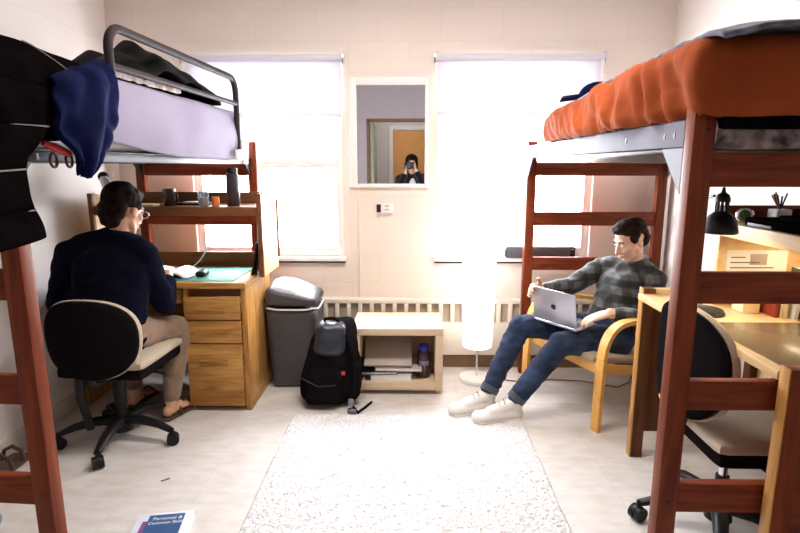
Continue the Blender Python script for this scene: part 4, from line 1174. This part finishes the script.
MB().rbox((.0, -.26, .0), (.38, .26, .055), .025, 10, warp=lambda w: EP(.515 + .42 * w.x - .9 * (w.z - .02), w.y, .34 + .92 * w.x + .42 * w.z)).build('back_cushion', 'seat_tan', t)

# ------------------------------------------------------------------ man in plaid shirt
t = thing('person', 'person in a plaid shirt and blue jeans reclining with a laptop', 'person', (1.15, 3.05, 0))
hipL, hipR = V((1.19, 2.97, .435)), V((1.12, 3.14, .45))
kneL, kneR = V((.842, 2.885, .435)), V((.665, 3.095, .475))
ankL, ankR = V((.600, 2.855, .115)), V((.465, 2.965, .115))
toeL, toeR = V((.345, 2.80, .0)), V((.22, 2.885, .0))
pel = (hipL + hipR) / 2; neck = V((1.335, 3.175, .835))
shL, shR = V((1.405, 3.035, .770)), V((1.195, 3.315, .785))
elL, wrL = V((1.340, 2.885, .575)), V((1.105, 2.885, .612))
elR, wrR = V((.985, 3.225, .690)), V((.785, 3.125, .690))
hc = V((1.280, 3.115, .984)); hf = V((-.90, -.24, -.40)); hup = V((-.30, -.10, .95))
latT = (shL - shR).normalized()
def torso(B, pel, neck, shA, shB, lat, g=0.0):
    chest = pel.lerp(neck, .68); waist = pel.lerp(neck, .30)
    B.cap(pel, .150 + g, waist, .135 + g, lat, .68, .70); B.cap(waist, .135 + g, chest, .160 + g, lat, .70, .62)
    B.cap(chest, .158 + g, pel.lerp(neck, .86), .120 + g, lat, .62, .60)
    B.cap(shA, .052 + g, shB, .052 + g, V((0, 0, 1)), 1); B.cap(shA.lerp(neck, .25), .058 + g, neck.lerp(chest, .05), .055 + g); B.cap(shB.lerp(neck, .25), .058 + g, neck.lerp(chest, .05), .055 + g)
def arm(B, sh, el, wr, g=0.0, end=1.0):
    B.cap(sh, .050 + g, el, .040 + g); w2 = el.lerp(wr, end); B.cap(el, .040 + g, w2, .029 + g)
def leg(B, hip, kn, an, g=0.0, end=1.0):
    B.cap(hip, .085 + g, kn, .055 + g); mid = kn.lerp(an, .35)
    B.cap(kn, .054 + g, mid, .052 + g); B.cap(mid, .052 + g, kn.lerp(an, end), .038 + g)
def foot(B, an, toe):
    d = (V((toe.x, toe.y, 0)) - V((an.x, an.y, 0))).normalized()
    B.cap(an - d * .02 - V((0, 0, .05)), .032, V((an.x, an.y, .06)) + d * .05, .032); B.cap(V((an.x, an.y, .055)) + d * .02, .034, V((toe.x, toe.y, .035)) - d * .05, .034, V((-d.y, d.x, 0)), .5)
    B.cap(an, .036, V((an.x, an.y, .055)), .034)
B = Body()
torso(B, pel, neck, shL, shR, latT, -.012)
B.cap(neck + V((.01, .01, -.02)), .055, hc + V((.03, .02, -.05)), .050)
R, P = head(B, hc, hf, hup, .96)
arm(B, shL, elL, wrL); arm(B, shR, elR, wrR)
for a in ((hipL, kneL, ankL), (hipR, kneR, ankR)): leg(B, *a, -.004)
for an_, to_ in ((ankL, toeL), (ankR, toeR)):
    B.cap(an_, .034, V((an_.x, an_.y, .05)).lerp(to_, .15), .026); B.cap(V((an_.x, an_.y, .042)), .024, V((an_.x, an_.y, 0)).lerp(to_, .65) + V((0, 0, .036)), .024)
hand(B, wrL, (-.88, .14, -.30), (.0, .1, -1), (.1, 1, 0), .32, 1.12)
hand(B, wrR, (-.62, -.42, .10), (.5, -.75, -.2), (0, 0, 1), .60, 1.05)
B.build('body', 'skin', t, .0052, 4)
face_parts(t, R, P, .98)
H = Body()
H.ell(P(0, -.026, .058), (.078, .092, .074), R); H.ell(P(0, -.068, .010), (.068, .046, .075), R)
H.ell(P(.0, .042, .098), (.060, .044, .030), R); H.ell(P(0, .0, .100), (.066, .075, .036), R)
for s_ in (-1, 1): H.ell(P(s_ * .068, .008, .030), (.014, .034, .034), R)
H.build('hair', 'hair_brown', t, .005, 3, .004, 28, 3, .005)
B = Body()
torso(B, pel + (neck - pel) * .02, neck, shL, shR, latT, .010)
arm(B, shL, elL, wrL, .014, .80); arm(B, shR, elR, wrR, .014, .86)
B.build('plaid_shirt', 'plaid', t, .007, 4, .009, 13, 5, .006)
# collar
dn = (hc - neck).normalized()
cl = MB(); cp = []
for k in range(24):
    a = 2 * PI * k / 24; R2 = basis(V((hf.x, hf.y, 0)))
    cp.append(neck + V((0, 0, .005)) + R2 @ V((.068 * math.cos(a), .066 * math.sin(a), .012 - .022 * math.sin(a))))
cl.tube(cp, .016, 10, close=True).build('collar', 'plaid', t)
B = Body()
B.cap(pel - V((0, 0, .01)), .150, pel + V((0, 0, .05)), .142, (hipL - hipR).normalized(), .72)
for a in ((hipL, kneL, ankL), (hipR, kneR, ankR)): leg(B, *a, .012, .95)
B.build('jeans', 'denim', t, .007, 4, .006, 16, 2, .006)
for kn, an in ((kneL, ankL), (kneR, ankR)):
    MB().cyl(kn.lerp(an, .91), kn.lerp(an, 1.0), .055, .053).build('jeans_cuff', 'denim_cuff', t)
    MB().cyl(kn.lerp(an, .98), an - V((0, 0, .045)), .042, .039).build('sock', 'sock_grey', t)
for n_, an, toe in (('left', ankL, toeL), ('right', ankR, toeR)):
    d = (V((toe.x, toe.y, 0)) - V((an.x, an.y, 0))).normalized()
    s_ = bpy.data.objects.new('white_sneaker', None); COL.objects.link(s_); s_.parent = t
    s_.location = wm(t).inverted() @ V((an.x, an.y, 0))
    shoe(s_, V((an.x, an.y, 0)) - d * .045, V((toe.x, toe.y, 0)), 'shoe_white', 'rubber_sole', sc=1.16, h_=.115)

# ------------------------------------------------------------------ laptop on his lap
t = thing('laptop', 'silver laptop open on the lap of the person in plaid', 'laptop', (.9, 2.97, .53))
A_ = V((.918, 2.85, .530)); B_ = V((.736, 3.07, .540)); up_ = V((-.035, -.025, .21)).normalized()
w3 = (B_ - A_); LW = w3.length; wx = w3.normalized(); up_ = (up_ - wx * up_.dot(wx)).normalized(); nz = wx.cross(up_)
M = Matrix(((wx.x, up_.x, nz.x, A_.x), (wx.y, up_.y, nz.y, A_.y), (wx.z, up_.z, nz.z, A_.z), (0, 0, 0, 1)))
outw = 1 if (M @ V((0, 0, 1)) - M @ V((0, 0, 0))).x < 0 else -1
LH = .200
lidp = MB().box((0, 0, -.003), (LW, LH, .003), .0025, M).build('screen_lid', 'silver', t)
MB().box((.008, .008, -outw * .0032 - .0004), (LW - .008, LH - .008, -outw * .0032 + .0004), 0, M).build('screen', 'key_dark', lidp)
# logo on the lid: apple outline with a bite and a leaf
lg = MB(); pts = []
for k in range(40):
    a = 2 * PI * k / 40
    r = .0165 * (1 - .10 * abs(math.sin(a)) ** 8 + .05 * math.cos(2 * a))
    x, y = r * math.cos(a), r * 1.05 * math.sin(a)
    dx, dy = x - .0195, y - .002
    d_ = math.hypot(dx, dy)
    if d_ < .0075: x, y = .0195 + dx / d_ * .0075 if False else x - (.0075 - d_) * 1.2, y
    pts.append(M @ V((LW / 2 - x * outw * -1, LH * .5 + y, outw * .0033)))
lg.prism(pts, (M.to_3x3() @ V((0, 0, outw * .0006))))
lp = [M @ V((LW / 2 + q * .001 * outw, LH * .5 + .019 + p_ * .001, outw * .0033)) for q, p_ in ((0, 0), (4, 1.5), (5.5, 7), (1, 5))]
lg.prism(lp, (M.to_3x3() @ V((0, 0, outw * .0006))))
lg.build('logo', 'logo_black', lidp, smooth=False)
# base: from hinge towards him
nb = V((.62, .42, -.01)); nb = (nb - wx * nb.dot(wx)).normalized(); nu = wx.cross(nb)
if nu.z < 0: nu = -nu
M2 = Matrix(((wx.x, nb.x, nu.x, A_.x), (wx.y, nb.y, nu.y, A_.y), (wx.z, nb.z, nu.z, A_.z), (0, 0, 0, 1)))
bs = MB().box((0, .0, -.016), (LW, .205, -.004), .003, M2).build('keyboard_base', 'silver', t)
for r_ in range(5):
    MB().box((.018, .03 + r_ * .018, -.0042), (LW - .018, .044 + r_ * .018, -.0028), .0005, M2).build('key_row', 'key_dark', bs)
MB().box((LW / 2 - .045, .135, -.0042), (LW / 2 + .045, .192, -.0035), 0, M2).build('trackpad', 'steel_rail', bs)

# ------------------------------------------------------------------ person in navy at the left desk
t = thing('person', 'person in a navy shirt and khaki trousers studying, back to the room', 'person', (-1.52, 2.62, 0))
hipR, hipL = V((-1.43, 2.64, .555)), V((-1.63, 2.64, .555))
kneR, kneL = V((-1.305, 2.935, .505)), V((-1.66, 3.03, .535))
ankR, ankL = V((-1.345, 2.84, .10)), V((-1.62, 2.98, .10))
toeR, toeL = V((-1.275, 3.02, 0)), V((-1.60, 3.20, 0))
pel = V((-1.53, 2.63, .56)); neck = V((-1.525, 2.745, 1.045))
shR, shL = V((-1.370, 2.73, .970)), V((-1.745, 2.715, .965))
elR, elL = V((-1.315, 2.79, .685)), V((-1.845, 2.735, .70))
wrR, wrL = V((-1.375, 3.00, .80)), V((-1.70, 2.97, .80))
hc = V((-1.485, 2.795, 1.178)); hf = V((.28, .90, -.30)); hup = V((.05, .25, .95))
B = Body()
torso(B, pel, neck, shL, shR, (1, 0, 0), -.012)
B.cap(neck + V((0, 0, -.03)), .055, hc + V((-.005, -.03, -.06)), .052)
R, P = head(B, hc, hf, hup, 1.06)
arm(B, shL, elL, wrL); arm(B, shR, elR, wrR)
for a in ((hipL, kneL, ankL), (hipR, kneR, ankR)): leg(B, *a, -.004)
foot(B, ankL, toeL); foot(B, ankR, toeR)
hand(B, wrR, (-.2, .95, -.12), (0, -.1, -1), (-1, 0, 0), .25, 1.0)
hand(B, wrL, (.2, .95, -.12), (0, -.1, -1), (1, 0, 0), .25, 1.0)
B.build('body', 'skin_shade', t, .0055, 4)
face_parts(t, R, P, 1.06)
H = Body()
H.ell(P(0, -.026, .055), (.092, .104, .090), R); H.ell(P(0, -.070, .0), (.080, .052, .094), R); H.ell(P(0, .045, .09), (.06, .045, .03), R)
H.ell(P(0, -.072, -.05), (.064, .040, .055), R)
for s_ in (-1, 1): H.ell(P(s_ * .074, -.004, .034), (.013, .040, .036), R)
H.build('hair', 'hair_dark', t, .005, 3, .004, 26, 1, .004)
gl = MB()
for s_ in (-1, 1):
    gl.tube([P(s_ * .033 + .024 * math.cos(a * PI / 8), .104, .002 + .018 * math.sin(a * PI / 8)) for a in range(16)], .0018, 6, close=True)
    gl.tube([P(s_ * .057, .103, .006), P(s_ * .080, .06, .006), P(s_ * .084, -.01, .004)], .0018, 6)
gl.tube([P(-.009, .104, .004), P(.009, .104, .004)], .0018, 6)
gl.build('eyeglasses', 'chrome', t)
B = Body()
torso(B, pel, neck, shL, shR, (1, 0, 0), .014)
B.cap(pel.lerp(neck, .1), .180, pel.lerp(neck, .72), .198, (1, 0, 0), .72, .62)
B.cap(pel - V((0, 0, .03)), .185, pel.lerp(neck, .2), .180, (1, 0, 0), .80, .72)
arm(B, shL, elL, wrL, .022, .7); arm(B, shR, elR, wrR, .022, .7)
B.build('navy_shirt', 'navy_shirt', t, .007, 4, .009, 11, 2, .008)
cp = [neck + V((.072 * math.cos(2 * PI * k / 24), .066 * math.sin(2 * PI * k / 24), .012 - .010 * math.sin(2 * PI * k / 24))) for k in range(24)]
MB().tube(cp, .015, 10, close=True).build('collar', 'navy_shirt', t)
B = Body()
B.cap(pel - V((0, 0, .01)), .160, pel + V((0, 0, .05)), .150, (1, 0, 0), .72)
for a in ((hipL, kneL, ankL), (hipR, kneR, ankR)): leg(B, *a, .012, .90)
B.build('khaki_trousers', 'khaki', t, .007, 4, .007, 14, 2, .005)
for an, toe in ((ankR, toeR), (ankL, toeL)):
    d = (V((toe.x, toe.y, 0)) - V((an.x, an.y, 0))).normalized(); n = V((-d.y, d.x, 0))
    a0 = V((an.x, an.y, 0)) - d * .05; b0 = V((toe.x, toe.y, 0))
    s_ = Body(); s_.cap(a0 + V((0, 0, .011)), .036, b0 - d * .03 + V((0, 0, .011)), .044, n, .26)
    so = s_.build('sandal_sole', 'leather_brown', t, .005, 2)
    for q in (.35, .72):
        c_ = a0.lerp(b0, q); MB().tube([c_ + n * .045 + V((0, 0, .015)), c_ + n * .03 + V((0, 0, .065 - .02 * q)), c_ + V((0, 0, .092 - .03 * q)), c_ - n * .03 + V((0, 0, .065 - .02 * q)), c_ - n * .045 + V((0, 0, .015))], .006, 8).build('sandal_strap', 'leather_brown', so)

# ------------------------------------------------------------------ photographer (only seen in the mirror), standing behind the lens
t = thing('person', 'person in a dark jacket photographing the room, reflected in the mirror', 'person', (0.02, -.28, 0))
neck = V((.05, -.24, 1.27)); pel = V((.05, -.27, .80))
shR, shL = V((.23, -.24, 1.22)), V((-.13, -.24, 1.22))
elR, elL = V((.27, -.12, 1.02)), V((-.17, -.12, 1.02)); wrR, wrL = V((.10, -.085, 1.33)), V((-.055, -.07, 1.30))
hipL, hipR = V((-.04, -.27, .80)), V((.14, -.27, .80)); kL, kR = V((-.05, -.25, .44)), V((.15, -.25, .44)); aL, aR = V((-.05, -.28, .08)), V((.15, -.28, .08))
hc = V((.035, -.20, 1.43)); hf = V((-.05, 1, -.05))
B = Body(); torso(B, pel, neck, shL, shR, (1, 0, 0), -.012)
B.cap(neck - V((0, 0, .03)), .052, hc - V((0, .02, .06)), .05); R, P = head(B, hc, hf, (0, 0, 1), .95)
arm(B, shL, elL, wrL); arm(B, shR, elR, wrR)
for a in ((hipL, kL, aL), (hipR, kR, aR)): leg(B, *a, -.004)
foot(B, aL, aL + V((0, .2, -.08))); foot(B, aR, aR + V((0, .2, -.08)))
hand(B, wrR, (-.15, .2, 1), (-1, 0, 0), (0, -1, 0), .5, .8); hand(B, wrL, (.35, .1, 1), (0, 0, 1), (0, -1, 0), .5, .8)
B.build('body', 'skin', t, .008, 3); face_parts(t, R, P, .95)
H = Body(); H.ell(P(0, -.026, .055), (.088, .10, .085), R); H.ell(P(0, -.06, -.03), (.088, .055, .10), R)
for s_ in (-1, 1): H.ell(P(s_ * .078, -.01, -.02), (.016, .04, .08), R)
H.build('hair', 'hair_dark', t, .006, 2, .005, 60, 1)
B = Body(); torso(B, pel, neck, shL, shR, (1, 0, 0), .016); arm(B, shL, elL, wrL, .018, .9); arm(B, shR, elR, wrR, .018, .9)
B.build('jacket', 'jacket_black', t, .009, 4, .008, 11, 2)
MB().ell((.05, -.155, 1.12), (.05, .02, .12)).build('shirt_front', 'shirt_white', t)
B = Body(); B.cap(pel, .15, pel + V((0, 0, .04)), .145, (1, 0, 0), .72)
for a in ((hipL, kL, aL), (hipR, kR, aR)): leg(B, *a, .012, .95)
B.build('trousers', 'denim', t, .009, 4)
for an in (aL, aR):
    s_ = Body(); s_.cap(V((an.x, an.y - .03, .045)), .045, V((an.x, an.y + .17, .04)), .044, (1, 0, 0), .8); s_.build('shoe', 'leather_brown', t, .008, 3)
t = thing('photo_camera', 'black camera held up to the eye of the photographer in the mirror', 'camera', (0, -.07, 1.41))
MB().rbox((-.065, -.095, 1.365), (.065, -.045, 1.455), .012, 6).build('body', 'black_plastic', t)
MB().lathe([(0, 0), (.036, 0), (.036, .03), (.034, .03), (.030, .012), (0, .010)], seg=28, M=Matrix.Translation((0, -.045, 1.41)) @ Matrix.Rotation(-PI / 2, 4, 'X')).build('lens', 'black_metal', t)
MB().box((-.02, -.09, 1.45), (.02, -.055, 1.475), .004).build('viewfinder', 'black_plastic', t)

# ------------------------------------------------------------------ world, camera, colour
w = bpy.data.worlds.new('World'); SC.world = w; w.use_nodes = True
nt = w.node_tree; bg = nt.nodes['Background']
tc = nt.nodes.new('ShaderNodeTexCoord'); sp = nt.nodes.new('ShaderNodeSeparateXYZ'); nt.links.new(tc.outputs['Generated'], sp.inputs[0])
rp = nt.nodes.new('ShaderNodeValToRGB'); rp.color_ramp.elements[0].position = 0; rp.color_ramp.elements[0].color = (.80, .82, .86, 1)
rp.color_ramp.elements[1].position = .6; rp.color_ramp.elements[1].color = (.86, .92, 1, 1)
nt.links.new(sp.outputs['Z'], rp.inputs['Fac']); nt.links.new(rp.outputs['Color'], bg.inputs['Color'])
bg.inputs['Strength'].default_value = 35.0
F = 540.0; PITCH = math.atan(101 / F); YAW = math.atan(9 / F * math.cos(PITCH))
cam = bpy.data.cameras.new('camera'); co = bpy.data.objects.new('camera', cam); COL.objects.link(co)
cam.sensor_fit = 'HORIZONTAL'; cam.sensor_width = 36; cam.lens = 36 * F / 800; cam.clip_start = .02
co.location = (0, 0, 1.41); co.rotation_euler = (PI / 2 - PITCH, 0, YAW)
SC.camera = co
vs = SC.view_settings; vs.view_transform = 'Standard'; vs.look = 'None'; vs.exposure = 0.2; vs.gamma = 1.0; vs.use_curve_mapping = False
SC.cycles.max_bounces = 10; SC.cycles.diffuse_bounces = 6; SC.cycles.transparent_max_bounces = 12
SC.cycles.sample_clamp_indirect = 8
